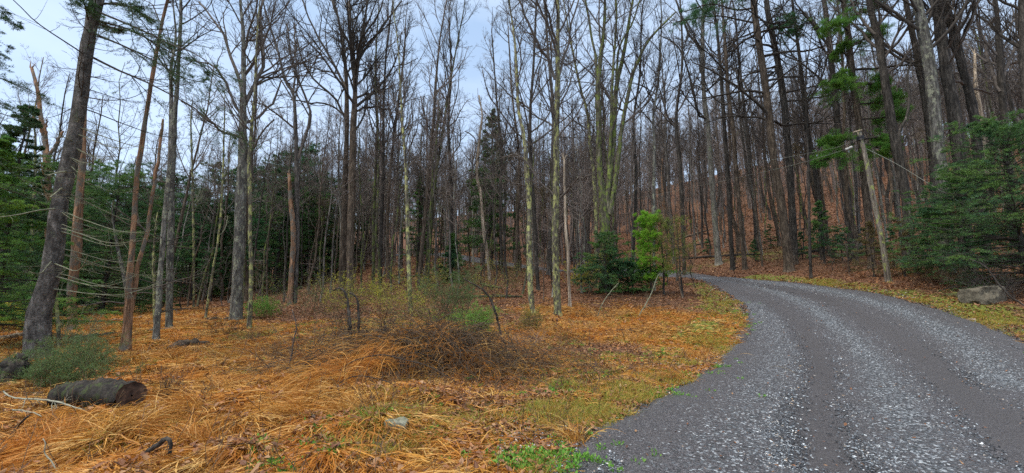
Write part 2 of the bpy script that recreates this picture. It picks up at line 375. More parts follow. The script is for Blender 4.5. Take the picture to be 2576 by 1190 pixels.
mm = N('ShaderNodeMath', operation='MULTIPLY_ADD'); L(vo.outputs['Distance'], mm.inputs[0]); mm.inputs[1].default_value = .7; L(n1, mm.inputs[2])
bump(N, L, b, mm.outputs[0], .9, .05)
# road
rm, b, N, L = mat('wet_gravel_road'); v = mapped(N, L, (1, 1, 1))
def attr(nm):
    a = N('ShaderNodeAttribute'); a.attribute_name = nm; return a.outputs['Fac']
vo = N('ShaderNodeTexVoronoi'); vo.inputs['Scale'].default_value = 42; L(v, vo.inputs['Vector']); vs = N('ShaderNodeSeparateColor'); L(vo.outputs['Color'], vs.inputs[0])
v3 = N('ShaderNodeTexVoronoi'); v3.inputs['Scale'].default_value = 110; L(v, v3.inputs['Vector']); v3s = N('ShaderNodeSeparateColor'); L(v3.outputs['Color'], v3s.inputs[0])
n1 = noise(N, L, v, 60, 5, .75); n2 = noise(N, L, v, 2.2, 5, .6)
base = ramp(N, L, n1, [(.3, (.016, .016, .020)), (.7, (.060, .060, .069))])
base = mixc(N, L, ramp(N, L, v3s.outputs[1], [(.5, (0, 0, 0)), (1, (.7, .7, .7))]), base, (.26, .26, .28))
base = mixc(N, L, ramp(N, L, n2, [(.4, (0, 0, 0)), (.65, (.45, .45, .45))]), base, (.072, .070, .074))
grv = ramp(N, L, vs.outputs[0], [(0, (.024, .027, .031)), (.45, (.06, .07, .08)), (.75, (.14, .16, .185)), (1, (.46, .51, .55))])
ga = N('ShaderNodeMath', operation='MULTIPLY_ADD'); L(vs.outputs[1], ga.inputs[0]); ga.inputs[1].default_value = .9; ga.inputs[2].default_value = -.45
gb = N('ShaderNodeMath', operation='ADD'); L(ga.outputs[0], gb.inputs[0]); L(attr('gravel'), gb.inputs[1])
gf = ramp(N, L, gb.outputs[0], [(.46, (0, 0, 0)), (.6, (1, 1, 1))]); c = mixc(N, L, gf, base, grv)
c = mixc(N, L, ramp(N, L, attr('track'), [(.2, (0, 0, 0)), (.9, (.5, .5, .5))]), c, mixc(N, L, n1, (.030, .029, .032), (.090, .086, .090)))
L(c, b.inputs['Base Color']); b.inputs['Roughness'].default_value = .5; b.inputs['Specular IOR Level'].default_value = .4
mm = N('ShaderNodeMath', operation='MULTIPLY_ADD'); L(vo.outputs['Distance'], mm.inputs[0]); mm.inputs[1].default_value = -1; L(n1, mm.inputs[2]); bump(N, L, b, mm.outputs[0], .7, .012)
def stone(name, st, moss=None, mt=.5):
    m, b, N, L = mat(name); v = mapped(N, L, (1, 1, 1)); n = noise(N, L, v, 7, 8, .75); c = ramp(N, L, n, st)
    if moss:
        g = N('ShaderNodeNewGeometry'); sxx = N('ShaderNodeSeparateXYZ'); L(g.outputs['Normal'], sxx.inputs[0]); n2 = noise(N, L, v, 3, 5)
        ad = N('ShaderNodeMath', operation='ADD'); L(sxx.outputs[2], ad.inputs[0]); L(n2, ad.inputs[1])
        c = mixc(N, L, ramp(N, L, ad.outputs[0], [(mt, (0, 0, 0)), (mt + .12, (1, 1, 1))]), c, moss)
    L(c, b.inputs['Base Color']); bump(N, L, b, n, .8, .04); return m

# ---------------------------------------------------------------- ground sheet
def blob(x, y, u, v, rad, s=1):
    g = G(u, v); return s * np.exp(-((x - g[0]) ** 2 + (y - g[1]) ** 2) / rad ** 2)
def zones(x, y):
    rd = roadd(x, y); f = fbm(x, y, .35, 4); f2 = fbm(x + 50, y - 20, 1.1, 3)
    left = 1 / (1 + np.exp(-(rd - 2.2) * 1.4)); side = (x < 13)
    g = 1.15 * (1 / (1 + np.exp((y - 15.5 - .03 * x * x * (x < 0)) / 1.1))) * side
    g = g * (.52 + .48 / (1 + np.exp((x + 1.5 - .10 * (y - 4) - 2.6 * (f - .5)) * 1.5)))
    g = g + blob(x, y, 1700, 800, 3.0, .5) + blob(x, y, 1400, 790, 2.6, .9) + blob(x, y, 1620, 790, 2.6, .45) + blob(x, y, 1250, 900, .9, .5) + blob(x, y, 1800, 830, 2.2, .45) + blob(x, y, 1550, 840, 1.5, .45) + blob(x, y, 1800, 870, 1.5, .35) + blob(x, y, 1280, 840, 2., .5)
    g = g - blob(x, y, 1450, 1000, 2.2, .3) - blob(x, y, 900, 1100, 1.3, .25) - blob(x, y, 1480, 880, 1.2, .4) - blob(x, y, 1750, 760, 3, .35)
    g = np.clip(g + (f - .5) * .9, 0, 1) * (rd > 0) * (y < 34)
    m = np.exp(-((rd - .8) / 1.1) ** 2) * (y < 30) * .8 + .3 * np.clip((f2 - .55) * 5, 0, 1) * (y < 20) * side
    m = m + blob(x, y, 1900, 640, 9, .5) + blob(x, y, 2400, 800, 4, .35) + blob(x, y, 950, 760, 5, .4) + blob(x, y, 1150, 700, 6, .5) + blob(x, y, 250, 860, 6, .5) + blob(x, y, 700, 840, 2.5, .6) + blob(x, y, 350, 930, 1.2, .5) + blob(x, y, 1780, 860, 2, .5) + blob(x, y, 640, 940, .8, .6) + blob(x, y, 1050, 800, 3, .6)
    m = np.clip(m * (.35 + 1.1 * f2), 0, 1) * (rd > -.2)
    d = np.clip(1 - rd / .5, 0, 1) * (rd < .5) + .45 * ((x < 1.6) & (y < 3.5)) * np.exp(-rd / 1.2)
    return g, m, np.clip(d, 0, 1), rd
def micro(x, y, rd, g):
    k = np.clip((rd - .1) / 1.2, 0, 1); a = np.clip(1 - y / 60, .25, 1)
    return k * a * ((fbm(x, y, .8, 3) - .5) * .30 + g * (fbm(x + 9, y, 1.7, 3) - .40) * .46)
us = np.linspace(-1, 1, 520); vs_ = np.linspace(0, 1, 470)
gx = 6 * np.sinh(5.1 * us) / np.sinh(5.1) * 75; gy = -40 + 40 * np.ones(1)
t_ = np.linspace(-1.15, 1.75, 520); gy = 6 + 3.0 * np.sinh(2.95 * t_)
gx = np.sign(us) * 3.0 * np.sinh(np.abs(us) * 5.7)
XX, YY = np.meshgrid(gx, gy); zg, zm, zd, zr = zones(XX, YY)
ZZ = H0(XX, YY) + micro(XX, YY, zr, zg) - .05 * (zr < -.15)
mb = MB(); ny, nx = XX.shape; i = np.arange((ny - 1) * (nx - 1)); rr_ = i // (nx - 1); cc_ = i % (nx - 1); a = rr_ * nx + cc_
mb.quads(np.stack([XX, YY, ZZ], -1), np.stack([a, a + 1, a + nx + 1, a + nx], 1))
tag(link('ground', mb.mesh('ground', gm, True, {'grass': zg, 'moss': zm, 'dirt': zd})), kind='structure')
def hz_(x, y):
    x = np.atleast_1d(x).astype(float); y = np.atleast_1d(y).astype(float); g, m, d, rd = zones(x, y)
    return H0(x, y) + micro(x, y, rd, g)
def hm(x, y): return float(hz_(x, y)[0])

# road sheet
NA = 90; s = np.linspace(0, 1, NA)[None, :, None]
La2 = La + (np.stack([vn(np.arange(NR), 0 * np.arange(NR), .35), vn(np.arange(NR), 9 + 0 * np.arange(NR), .35)], 1) - .5) * .35 + (rng.random((NR, 2)) - .5) * .16
Ra2 = Ra + (np.stack([vn(np.arange(NR), 3 + 0 * np.arange(NR), .3), vn(np.arange(NR), 19 + 0 * np.arange(NR), .3)], 1) - .5) * .3 + (rng.random((NR, 2)) - .5) * .14
XY = La2[:, None] * (1 - s) + Ra2[:, None] * s; RX, RY = XY[..., 0], XY[..., 1]
dd = {k: dline(RX, RY, v) for k, v in strips.items()}
edge = np.minimum(s[..., 0], 1 - s[..., 0]) * np.linalg.norm(La2 - Ra2, axis=1)[:, None]
gv = 1.0 * np.exp(-(dd['c'] / .36) ** 2) + 1.0 * np.exp(-(dd['r'] / .40) ** 2) + .62 * np.exp(-(dd['l'] / .55) ** 2) + .12 * np.exp(-(edge / .4) ** 2)
gv = gv * (.75 + .5 * fbm(RX, RY, 1.5, 3)); tk = np.maximum(np.exp(-(dd['t1'] / .40) ** 2), np.exp(-(dd['t2'] / .45) ** 2)); tk = tk * (.35 + 1.0 * fbm(RX, RY, 1.1, 3)); gv = gv * .72 - .4 * tk + .05
RZ = H0(RX, RY) + .012 + .05 * np.clip(edge / .5, 0, 1) - .05 * (edge < .01) - .03 * tk + .012 * fbm(RX, RY, 3, 3) + .0008 * np.abs(RY)
mb = MB(); i = np.arange((NR - 1) * (NA - 1)); a = (i // (NA - 1)) * NA + i % (NA - 1)
mb.quads(np.stack([RX, RY, RZ], -1), np.stack([a, a + 1, a + NA + 1, a + NA], 1))
tag(link('gravel_road', mb.mesh('gravel_road', rm, True, {'gravel': gv, 'track': tk})), kind='structure')

# loose stones on the road (uncountable)
def pick(n, fn, ymin=2.5, ymax=40, um=-40, uM=2620, power=1.0):
    out_ = []; c_ = 0
    while c_ < n:
        y = ymin * (ymax / ymin) ** (rng.random(n * 2) ** power); x = (um + (uM - um) * rng.random(n * 2) - 1288) / F * y * 1.06
        k = rng.random(n * 2) < fn(x, y); out_.append(np.stack([x[k], y[k]], 1)); c_ += k.sum()
        if len(out_) > 60: break
    return np.vstack(out_)[:n]
rp = np.stack([RX.ravel(), RY.ravel()], 1)
near = (RY.ravel() > 2) & (RY.ravel() < 24)
def gravd(x, y):
    ins = inroad(x, y); f = 0.7 * np.exp(-(dline(x, y, strips['c']) / .42) ** 2) + .75 * np.exp(-(dline(x, y, strips['r']) / .48) ** 2) + .5 * np.exp(-(dline(x, y, strips['l']) / .6) ** 2) + .2
    f = f - .35 * np.maximum(np.exp(-(dline(x, y, strips['t1']) / .3) ** 2), np.exp(-(dline(x, y, strips['t2']) / .35) ** 2))
    e_ = dline(x, y, edges); f = np.where(ins, f, .45 * np.exp(-e_ / .4))
    return np.clip(f * (.5 + fbm(x, y, 1.5, 3)), 0, 1)
q = pick(105000, gravd, 3.2, 26, 1250, 2640, 1.25)
n = len(q); sz = (.0038 + .0075 * rng.random(n) ** 2.0 ) * (1 + q[:, 1] / 14)
z = H0(q[:, 0], q[:, 1]) + .058 + sz * .1 + .0008 * q[:, 1]
z = np.where(inroad(q[:, 0], q[:, 1]) & (dline(q[:, 0], q[:, 1], edges) > .4), z, H0(q[:, 0], q[:, 1]) + .03)
oct_ = np.array([[1, 0, 0], [0, 1, 0], [-1, 0, 0], [0, -1, 0], [0, 0, .55], [0, 0, -.55]]); 
an = rng.random(n) * 6.28; V = oct_[None] * (1 + .35 * rng.standard_normal((n, 6, 1)).clip(-1.4, 1.4)) * sz[:, None, None] * np.stack([1.1 + .4 * rng.random(n), .6 + .4 * rng.random(n), np.ones(n)], 1)[:, None]
V[..., 2] += V[..., 0] * rng.standard_normal((n, 1)) * .3
c_, s_ = np.cos(an)[:, None], np.sin(an)[:, None]; V = np.stack([V[..., 0] * c_ - V[..., 1] * s_, V[..., 0] * s_ + V[..., 1] * c_, V[..., 2]], -1) + np.stack([q[:, 0], q[:, 1], z], 1)[:, None]
T_ = np.array([[0, 1, 4], [1, 2, 4], [2, 3, 4], [3, 0, 4], [1, 0, 5], [2, 1, 5], [3, 2, 5], [0, 3, 5]])
mb = MB(); mb.tris(V, (T_[None] + (np.arange(n) * 6)[:, None, None]).reshape(-1, 3))
m, b, N, L = mat('wet_stone_chips'); g = N('ShaderNodeNewGeometry')
L(ramp(N, L, g.outputs['Random Per Island'], [(0, (.024, .027, .031)), (.5, (.06, .068, .078)), (.76, (.13, .15, .175)), (.90, (.32, .37, .41)), (.97, (.65, .70, .73)), (1, (.40, .28, .16))]), b.inputs['Base Color']); b.inputs['Roughness'].default_value = .4
tag(link('gravel', mb.mesh('gravel', m, False)), kind='stuff', label='loose wet bluish stone chips scattered in strips along the road', cat='gravel')

# ---------------------------------------------------------------- ground cover (uncountable)
def blades(mb, x, y, ln, lean, hd, wd, N=5, z0=None, droop=1.0, spread=.35):
    n = len(x); z = hz_(x, y) if z0 is None else z0
    hd = hd + rng.standard_normal(n) * spread; e0 = R(90) - lean; p = np.stack([x, y, z - .01], 1); pts = [p]
    el = e0.copy()
    for i in range(1, N):
        el = el - droop * (.45 + .5 * rng.random(n)) * (1.7 / (N - 1)); el = np.maximum(el, -.5)
        hd = hd + rng.standard_normal(n) * .12
        p = p + (ln / (N - 1))[:, None] * np.stack([np.cos(el) * np.cos(hd), np.cos(el) * np.sin(hd), np.sin(el)], 1)
        zz = z + .012 + .05 * rng.random(n); p[:, 2] = np.maximum(p[:, 2], zz - .02); pts.append(p.copy())
    Pt = np.stack(pts, 1); ww = wd[:, None] * np.array([.7, 1, .9, .65, .12])[None, :N] if N == 5 else wd[:, None] * np.linspace(1, .15, N)[None]
    T = nrm(np.gradient(Pt, axis=1)); sd = nrm(np.cross(T, nrm(np.array([0, 0, 1.]) + .7 * rng.standard_normal((n, 1, 3)))))
    V = np.stack([Pt - sd * ww[..., None] / 2, Pt + sd * ww[..., None] / 2], 2)
    i = np.arange(N - 1) * 2; Q = np.stack([i, i + 1, i + 3, i + 2], 1); mb.quads(V, (Q[None] + (np.arange(n) * N * 2)[:, None, None]).reshape(-1, 4))
LOGP = (-5.35, 5.55)
nolog = lambda x, y: 1 - .93 * np.exp(-(((x - LOGP[0]) ** 2 + (y - LOGP[1]) ** 2) / .55) ** 2)
cl = pick(5600, lambda x, y: nolog(x, y) * zones(x, y)[0] ** 1.5, 3.0, 26, -60, 2640, .8)
per = 34; idx = np.repeat(np.arange(len(cl)), per); n = len(idx)
flow = fbm(cl[:, 0], cl[:, 1], .45, 2) * 11 + rng.standard_normal(len(cl)) * .5
sp_ = .10 + .012 * cl[idx, 1]
x = cl[idx, 0] + rng.standard_normal(n) * sp_; y = cl[idx, 1] + rng.standard_normal(n) * sp_
ok = roadd(x, y) > .1; x, y, idx = x[ok], y[ok], idx[ok]; n = len(x)
tall = rng.random(len(cl)) ** 3
mb = MB(); blades(mb, x, y, (.16 + .34 * rng.random(n)) * (1 + .5 * tall[idx]) * np.where(x > 0, .7, 1), R(48) + R(36) * rng.random(n) * (1 - .6 * tall[idx]), flow[idx], (.0045 + .0045 * rng.random(n)) * (1 + y / 9), 5, None, 1.0, .5)
q = pick(30000, lambda x, y: nolog(x, y) * (.05 + zones(x, y)[0] * .9), 3.0, 24, -60, 2640, .9); q = q[roadd(q[:, 0], q[:, 1]) > .05]; n = len(q)
blades(mb, q[:, 0], q[:, 1], .15 + .4 * rng.random(n), R(60) + R(28) * rng.random(n), rng.random(n) * 6.28, (.004 + .004 * rng.random(n)) * (1 + q[:, 1] / 9), 5, None, .8)
tag(link('dry_grass', mb.mesh('dry_grass', LF['straw'], False)), kind='stuff', label='matted orange dead grass covering the clearing beside the road', cat='grass')
# upright green blades by the road edge
def gdens(x, y):
    rd = roadd(x, y); f = fbm(x, y, .9, 3)
    return np.clip((f - .45) * 4, 0, 1) * (rd > .05) * (np.exp(-((rd - .6) / .9) ** 2) + .20 * (x < 12) * (y < 18)) + 0
q = pick(2600, gdens, 3, 24, 300, 2640, .9); per = 22; idx = np.repeat(np.arange(len(q)), per); n = len(idx)
x = q[idx, 0] + rng.standard_normal(n) * .07; y = q[idx, 1] + rng.standard_normal(n) * .07
mb = MB(); blades(mb, x, y, .06 + .13 * rng.random(n), R(10) + R(40) * rng.random(n), rng.random(n) * 6.28, (.004 + .003 * rng.random(n)) * (1 + y / 9), 4, None, .5)
tag(link('green_grass', mb.mesh('green_grass', LF['grassg'], False)), kind='stuff', label='short green and yellow grass growing along the gravel edge', cat='grass')
# fallen leaves
def lfd(x, y):
    g, m, d, rd = zones(x, y); return np.clip(1.0 - .85 * g - .3 * m, .12, 1) * np.where(rd > 0, 1, .006) * np.where((x < 3) | (rd > 0), 1, 1)
q = pick(120000, lfd, 3.0, 75, -60, 2640, .85); n = len(q); sz = (.014 + .022 * rng.random(n)) * (1 + q[:, 1] / 18)
ir_ = inroad(q[:, 0], q[:, 1]); sz = np.where(ir_, sz * .5, sz); z = hz_(q[:, 0], q[:, 1]) + .012 + .02 * rng.random(n) + .07 * zones(q[:, 0], q[:, 1])[0] * rng.random(n) + np.where(ir_, .06, 0); an = rng.random(n) * 6.28
tp = np.array([[0, -1, 0], [.45, -.45, .25], [.75, .1, .4], [.35, .8, .2], [0, 1.1, 0], [-.35, .8, .2], [-.75, .1, .4], [-.45, -.45, .25]])
V = tp[None] * sz[:, None, None] * np.stack([.6 + .5 * rng.random(n), np.ones(n), -.5 + 2 * rng.random(n)], 1)[:, None]
c_, s_ = np.cos(an)[:, None], np.sin(an)[:, None]; tl = rng.standard_normal((n, 1)) * .35; V[..., 2] += V[..., 1] * tl + rng.standard_normal((n, 8)) * sz[:, None] * .13
V = np.stack([V[..., 0] * c_ - V[..., 1] * s_, V[..., 0] * s_ + V[..., 1] * c_, V[..., 2]], -1) + np.stack([q[:, 0], q[:, 1], z], 1)[:, None]
Q = np.array([[0, 1, 2, 3], [0, 3, 4, 5], [0, 5, 6, 7]]); mb = MB(); mb.quads(V, (Q[None] + (np.arange(n) * 8)[:, None, None]).reshape(-1, 4))
tag(link('fallen_leaves', mb.mesh('fallen_leaves', LF['leaf'], False)), kind='stuff', label='brown and reddish fallen leaves over the forest floor', cat='leaves')
# low green weeds
def wd_(x, y):
    rd = roadd(x, y); f = fbm(x + 5, y, 1.3, 3); return np.clip((f - .52) * 6, 0, 1) * np.where(rd > 0, .16 + .9 * np.exp(-rd / 1.3), .3 * np.exp(rd / .35)) * (x < 12)
q = pick(700, wd_, 3.2, 20, 700, 2640, .9); per = 14; idx = np.repeat(np.arange(len(q)), per); n = len(idx)
an = rng.random(n) * 6.28; rad = rng.random(n) * .05; p = np.stack([q[idx, 0] + np.cos(an) * rad, q[idx, 1] + np.sin(an) * rad], 1)
z = np.repeat(hz_(q[:, 0], q[:, 1]) + np.where(inroad(q[:, 0], q[:, 1]), .04, .005), per)
mb = MB(); Pt = np.stack([np.stack([p[:, 0], p[:, 1], z], 1), np.stack([p[:, 0] + np.cos(an) * .03, p[:, 1] + np.sin(an) * .03, z + .02 + .03 * rng.random(n)], 1)], 1)
leafs(mb, Pt, 2, .035, .018, .5, .2, .3, 0, .004)
tag(link('weeds', mb.mesh('weeds', LF['weed'], False)), kind='stuff', label='tiny bright green weeds sprouting at the gravel edge', cat='weeds')
# thin stems standing in the litter
q = pick(2600, lambda x, y: (roadd(x, y) > .2) * (x < 14) * np.clip(fbm(x, y, .7, 3) - .3, 0, 1), 3.2, 26, -40, 2600, .9); n = len(q)
p0 = np.stack([q[:, 0], q[:, 1], hz_(q[:, 0], q[:, 1])], 1)
A = paths(p0, rng.standard_normal((n, 3)) * .45 + np.array([0, 0, 1.]), .12 + .4 * rng.random(n) ** 2, 5, -.05, .12)
mb = MB(); tubes(mb, A, np.full((n, 5), .0022) * (1 + q[:, 1:] / 12), 3)
B1, r1 = grow(A, np.full((n, 5), .003), 2, .3, 1, (30, 60), .4, 3, .05, .1, rmin=.002); tubes(mb, B1, np.maximum(r1, .002), 3)
q = pick(1500, lambda x, y: (roadd(x, y) > .2) * .8, 3.2, 60, -40, 2640, .8); n = len(q); d = rng.standard_normal((n, 3)); d[:, 2] = .02
A = paths(np.stack([q[:, 0], q[:, 1], hz_(q[:, 0], q[:, 1]) + .03], 1), d, .2 + 1.1 * rng.random(n) ** 2, 5, 0, .12); A[:, :, 2] = hz_(A[..., 0].ravel(), A[..., 1].ravel()).reshape(n, 5) + .03
tubes(mb, A, np.full((n, 5), .006) * (.6 + .6 * rng.random((n, 1))) * (1 + q[:, 1:] / 25), 4)
tag(link('twig_litter', mb.mesh('twig_litter', TW['twigb'], True)), kind='stuff', label='thin dead stems and twigs strewn through grass and leaves', cat='twigs')

# ================================================================ trees
def seglen_resample(pts, rad, n):
    a = resamp(np.column_stack([pts, rad]), n); return a[:, :3], np.maximum(a[:, 3], .004)
def pxline(pl, Y, dz=0.0):
    """picture polyline (u, v, width) standing at depth Y -> world points and radii"""
    pl = np.array(pl, float); n = len(pl); o = []; r = []
    for k, (u, v, wd) in enumerate(pl):
        yy = Y + dz * k / max(1, n - 1); p = P(u, v, yy); _, _, c = pix(p); o.append(p); r.append(wd / 2 * c / F * TK)
    return np.array(o), np.array(r)
HERO = []; TK = .84
def to_ground(p, r, flare=1.38, dig=.15):
    """continue the lowest point down to the terrain and flare the root"""
    g = h(p[0, 0], p[0, 1])
    if p[0, 2] > g - .02:
        d = p[0] - p[1]; d = d / max(abs(d[2]), 1e-3); d[:2] = np.clip(d[:2], -.15, .15); k = p[0, 2] - g + dig
        q = p[0] + d * k * np.array([1, 1, 1.]); q[2] = g - dig
        if k > .8:
            m_ = p[0] * .12 + q * .88; m_[2] = g + .25
            p = np.vstack([q, m_, p]); r = np.concatenate([[r[0] * 1.06 * flare], [r[0] * 1.06], r])
        else: p = np.vstack([q, p]); r = np.concatenate([[r[0] * flare], r])
    return p, r
def bare_tree(name, label, group, spec, Y=None, bk='grey', tw='twig', extra=6, limbs=(), lstart=.35, n1=15, n2=8, n3=6, n4=3, ang=(30, 62), lr=.26,
              up=.10, dz=0., snag=False, stems=(), deadlow=0, lump=.02, foliage=None, cat='tree', twr=.006, alpha=1., lmax=7):
    if Y is None: Y = G(spec[0][0], spec[0][1])[1]
    p, r = pxline(spec, Y, dz); p, r = to_ground(p, r); base = p[0].copy(); base[2] = h(base[0], base[1])
    if extra:                                  # the top that the frame cuts off
        d = nrm(p[-1] - p[-2]); d[:2] *= .6; N_ = 3
        for k in range(N_): p = np.vstack([p, p[-1] + nrm(d + rng.standard_normal(3) * .06) * extra / N_]); r = np.append(r, r[-1] * (.68 if k < 2 else .4))
    L0 = np.linalg.norm(np.diff(p, axis=0), axis=1).sum(); NN = max(10, int(L0 / .45)); q, rd = seglen_resample(p, r, NN)
    wob = np.cumsum(rng.standard_normal((NN, 3)) * .006, 0); wob[:, 2] = 0; wob -= np.linspace(0, 1, NN)[:, None] * wob[-1]; q = q + wob
    rd = rd * (1 + .05 * rng.standard_normal(NN))
    t = thing(name, base, label, cat, group); mb = MB(); O = base[None, None]
    kk = 12 if rd.max() > .12 else 8
    tubes(mb, q[None] - O, rd[None], kk, lump)
    S1 = [(q[None], rd[None])]
    for st in stems:
        a, b_ = pxline(st, Y, rng.uniform(-1, 1) * .8)
        if st[-1][1] < 25 and extra:
            d = nrm(a[-1] - a[-2])
            for k in range(2): a = np.vstack([a, a[-1] + nrm(d + rng.standard_normal(3) * .08 + np.array([0, 0, .1])) * extra / 2.5]); b_ = np.append(b_, b_[-1] * .6)
        a, b_ = seglen_resample(a, b_, 18); a[1:-1] += rng.standard_normal((16, 3)) * .02; tubes(mb, a[None] - O, b_[None], 8, lump); S1.append((a[None], b_[None]))
    if snag and snag != 'tip':
        tip = q[-1]; A = paths(np.repeat(tip[None], 5, 0) + rng.standard_normal((5, 3)) * rd[-1] * .5, rng.standard_normal((5, 3)) * .2 + np.array([0, 0, 1.]), rng.uniform(.15, .55, 5), 3, 0, .05)
        tubes(mb, A - O, np.array([[1, .6, .1]]) * rd[-1] * .5 * np.ones((5, 1)), 5)
    link('trunk', mb.mesh('trunk', M[bk]), t)
    cr_ = MB(); L1 = []
    for lb in limbs:
        a, b_ = pxline(lb, Y, rng.uniform(-1, 1) * 2.0); a, b_ = seglen_resample(a, b_, 10); a[1:-1] += rng.standard_normal((8, 3)) * .03; L1.append((a, b_))
        tubes(cr_, a[None] - O, b_[None], 6)
    lv = []
    if L1: lv.append((np.stack([a for a, _ in L1]), np.stack([b_ for _, b_ in L1])))
    if n1:
        for si, (a, b_) in enumerate(S1):
            nn = n1 if si == 0 else max(5, n1 // 2)
            A, ra = grow(a, b_, nn, lstart if si == 0 else .15, .98, ang, lr if si == 0 else lr * 1.3, 10, up, .11, .55, .01, lmax=lmax)
            tubes(cr_, A - O, ra, 5); lv.append((A, ra))
    if deadlow:
        A, ra = grow(q[None], rd[None], deadlow, .08, .6, (65, 95), .11, 6, .0, .12, .25, .006, lmax=2.4); tubes(cr_, A - O, ra, 4)
        B_, rb = grow(A, ra, 4, .25, 1, (30, 60), .5, 4, .0, .15, .6, .004); tubes(cr_, B_ - O, rb, 3)
    for A, ra in lv:
        if n2:
            B_, rb = grow(A, ra, n2, .15, .98, (25, 50), .55, 7, .05, .13, .6, .007); tubes(cr_, B_ - O, rb, 4)
            if n3:
                C_, rc = grow(B_, rb, n3, .15, .98, (25, 55), .55, 5, .04, .13, .65, twr * .9); tubes(cr_, C_ - O, rc, 3)
                if n4: D_, rdd = grow(C_, rc, n4, .2, 1, (25, 55), .6, 3, .03, .1, .8, twr * .65); tubes(cr_, D_ - O, rdd, 3)
    if cr_.n: link('crown', cr_.mesh('crown', TW[tw]), t)
    if foliage: foliage(t, base, Y, q, rd)
    HERO.append((base[0], base[1])); return t

def pine_boughs(specs, mt, per=60, ln=.16, wd=.012, sub=16, subl=.35, droop=0., wdir=1.0):
    """explicit evergreen boughs: picture polylines (u, v, width) at the tree's depth"""
    def f(t, base, Y, q, rd):
        O = base[None, None]; a_ = []
        for sp_ in specs:
            p, r = pxline(sp_, Y, rng.uniform(-1.6, 1.2)); p, r = seglen_resample(p, r, 12); a_.append((p, r))
        Pt = np.stack([x[0] for x in a_]); Rr = np.stack([x[1] for x in a_]); mb = MB(); tubes(mb, Pt - O, Rr, 5)
        B_, rb = grow(Pt, Rr, sub, .2, 1, (35, 70), subl, 6, droop, .1, .5, .004, flat=.6); tubes(mb, B_ - O, rb, 3)
        C_, rc = grow(B_, rb, 5, .2, 1, (30, 60), .5, 4, droop, .1, .6, .003, flat=.5); tubes(mb, C_ - O, rc, 3)
        link('bough', mb.mesh('bough', TW['twigd']), t)
        m2 = MB(); leafs(m2, C_ - O, per // 3, ln, wd, .9, .1, .3, .1, .01); leafs(m2, B_ - O, per // 2, ln, wd, .9, .1, .3, .3, .01)
        link('needles', m2.mesh('needles', LF[mt], False), t)
    return f

T = bare_tree
# ---- leaning spruce at the left with sweeping dead branches and a few green boughs
def spruce_extra(t, base, Y, q, rd):
    O = base[None, None]; n = 92; tt = np.linspace(.14, .97, n) + rng.standard_normal(n) * .006; tt = tt.clip(.12, .98)
    p, Td, r = sample(q[None], rd[None], np.zeros(n, int), tt)
    az = np.where(rng.random(n) < .74, rng.normal(-.15, .6, n), rng.normal(math.pi, .7, n)); az = np.where((tt < .5) & (rng.random(n) < .8), rng.normal(-.2, .5, n), az); el = np.where(tt < .55, -.22, -.10) + rng.normal(0, .08, n)
    d = np.stack([np.cos(az) * np.cos(el), np.sin(az) * np.cos(el), np.sin(el)], 1)
    Ln = np.where(rng.random(n) < .55, rng.uniform(1.8, 3.3, n), rng.uniform(.5, 1.6, n)) * np.where(np.cos(az) > 0, 1, .6)
    A = paths(p + d * r[:, None] * .7, d, Ln, 12, .085, .03, curl=lambda k: -1.0 + 2.9 * k)
    ra = np.linspace(1, .25, 12)[None] * (.008 + .0032 * Ln)[:, None]
    for i in range(n):
        mb = MB(); tubes(mb, A[i:i + 1] - O, ra[i:i + 1], 6); B_, rb = grow(A[i:i + 1], ra[i:i + 1], 8, .22, 1, (25, 55), .30, 6, .03, .07, .5, .0035, flat=.5); tubes(mb, B_ - O, rb, 3)
        C_, rc = grow(B_, rb, 2, .3, 1, (25, 50), .4, 4, .02, .08, .5, .003); tubes(mb, C_ - O, rc, 3)
        link('dead_branch', mb.mesh('dead_branch', TW['twigl' if tt[i] < .46 else 'twigd']), t)
SPB = [[(246, 30, 7), (300, 52, 6), (370, 82, 5), (430, 112, 4), (500, 140, 3), (570, 196, 2)], [(244, 52, 6), (330, 76, 5), (400, 116, 4), (455, 145, 3), (520, 172, 2)],
       [(238, 85, 6), (320, 120, 5), (400, 160, 4), (460, 196, 3), (520, 208, 2)], [(234, 145, 7), (300, 178, 6), (365, 205, 5), (425, 236, 4), (480, 266, 3.5), (550, 318, 3), (612, 350, 2)],
       [(246, 12, 6), (300, 8, 5), (350, 30, 4), (390, 55, 2)], [(224, 60, 5), (215, 20, 4), (205, -20, 3)], [(236, 30, 5), (260, 60, 3), (300, 75, 2)]]
def spruce_all(t, base, Y, q, rd):
    spruce_extra(t, base, Y, q, rd); pine_boughs(SPB, 'sprucen', 90, .045, .009, 26, .34, -.05)(t, base, Y, q, rd)
T('spruce_tree', 'grey leaning spruce with swollen base and long sweeping dead branches, beside the sawn log', None,
  [(95, 915, 66), (98, 860, 60), (98, 800, 58), (106, 760, 52), (118, 722, 50), (128, 690, 46), (138, 620, 42), (150, 520, 40), (170, 430, 38), (190, 330, 36), (205, 230, 33), (222, 110, 31), (240, 10, 29)],
  None, 'spruce', 'twigd', 5, n1=12, lstart=.82, n2=6, n3=4, n4=0, ang=(70, 95), lr=.2, up=0, lump=.035, foliage=spruce_all, cat='spruce')
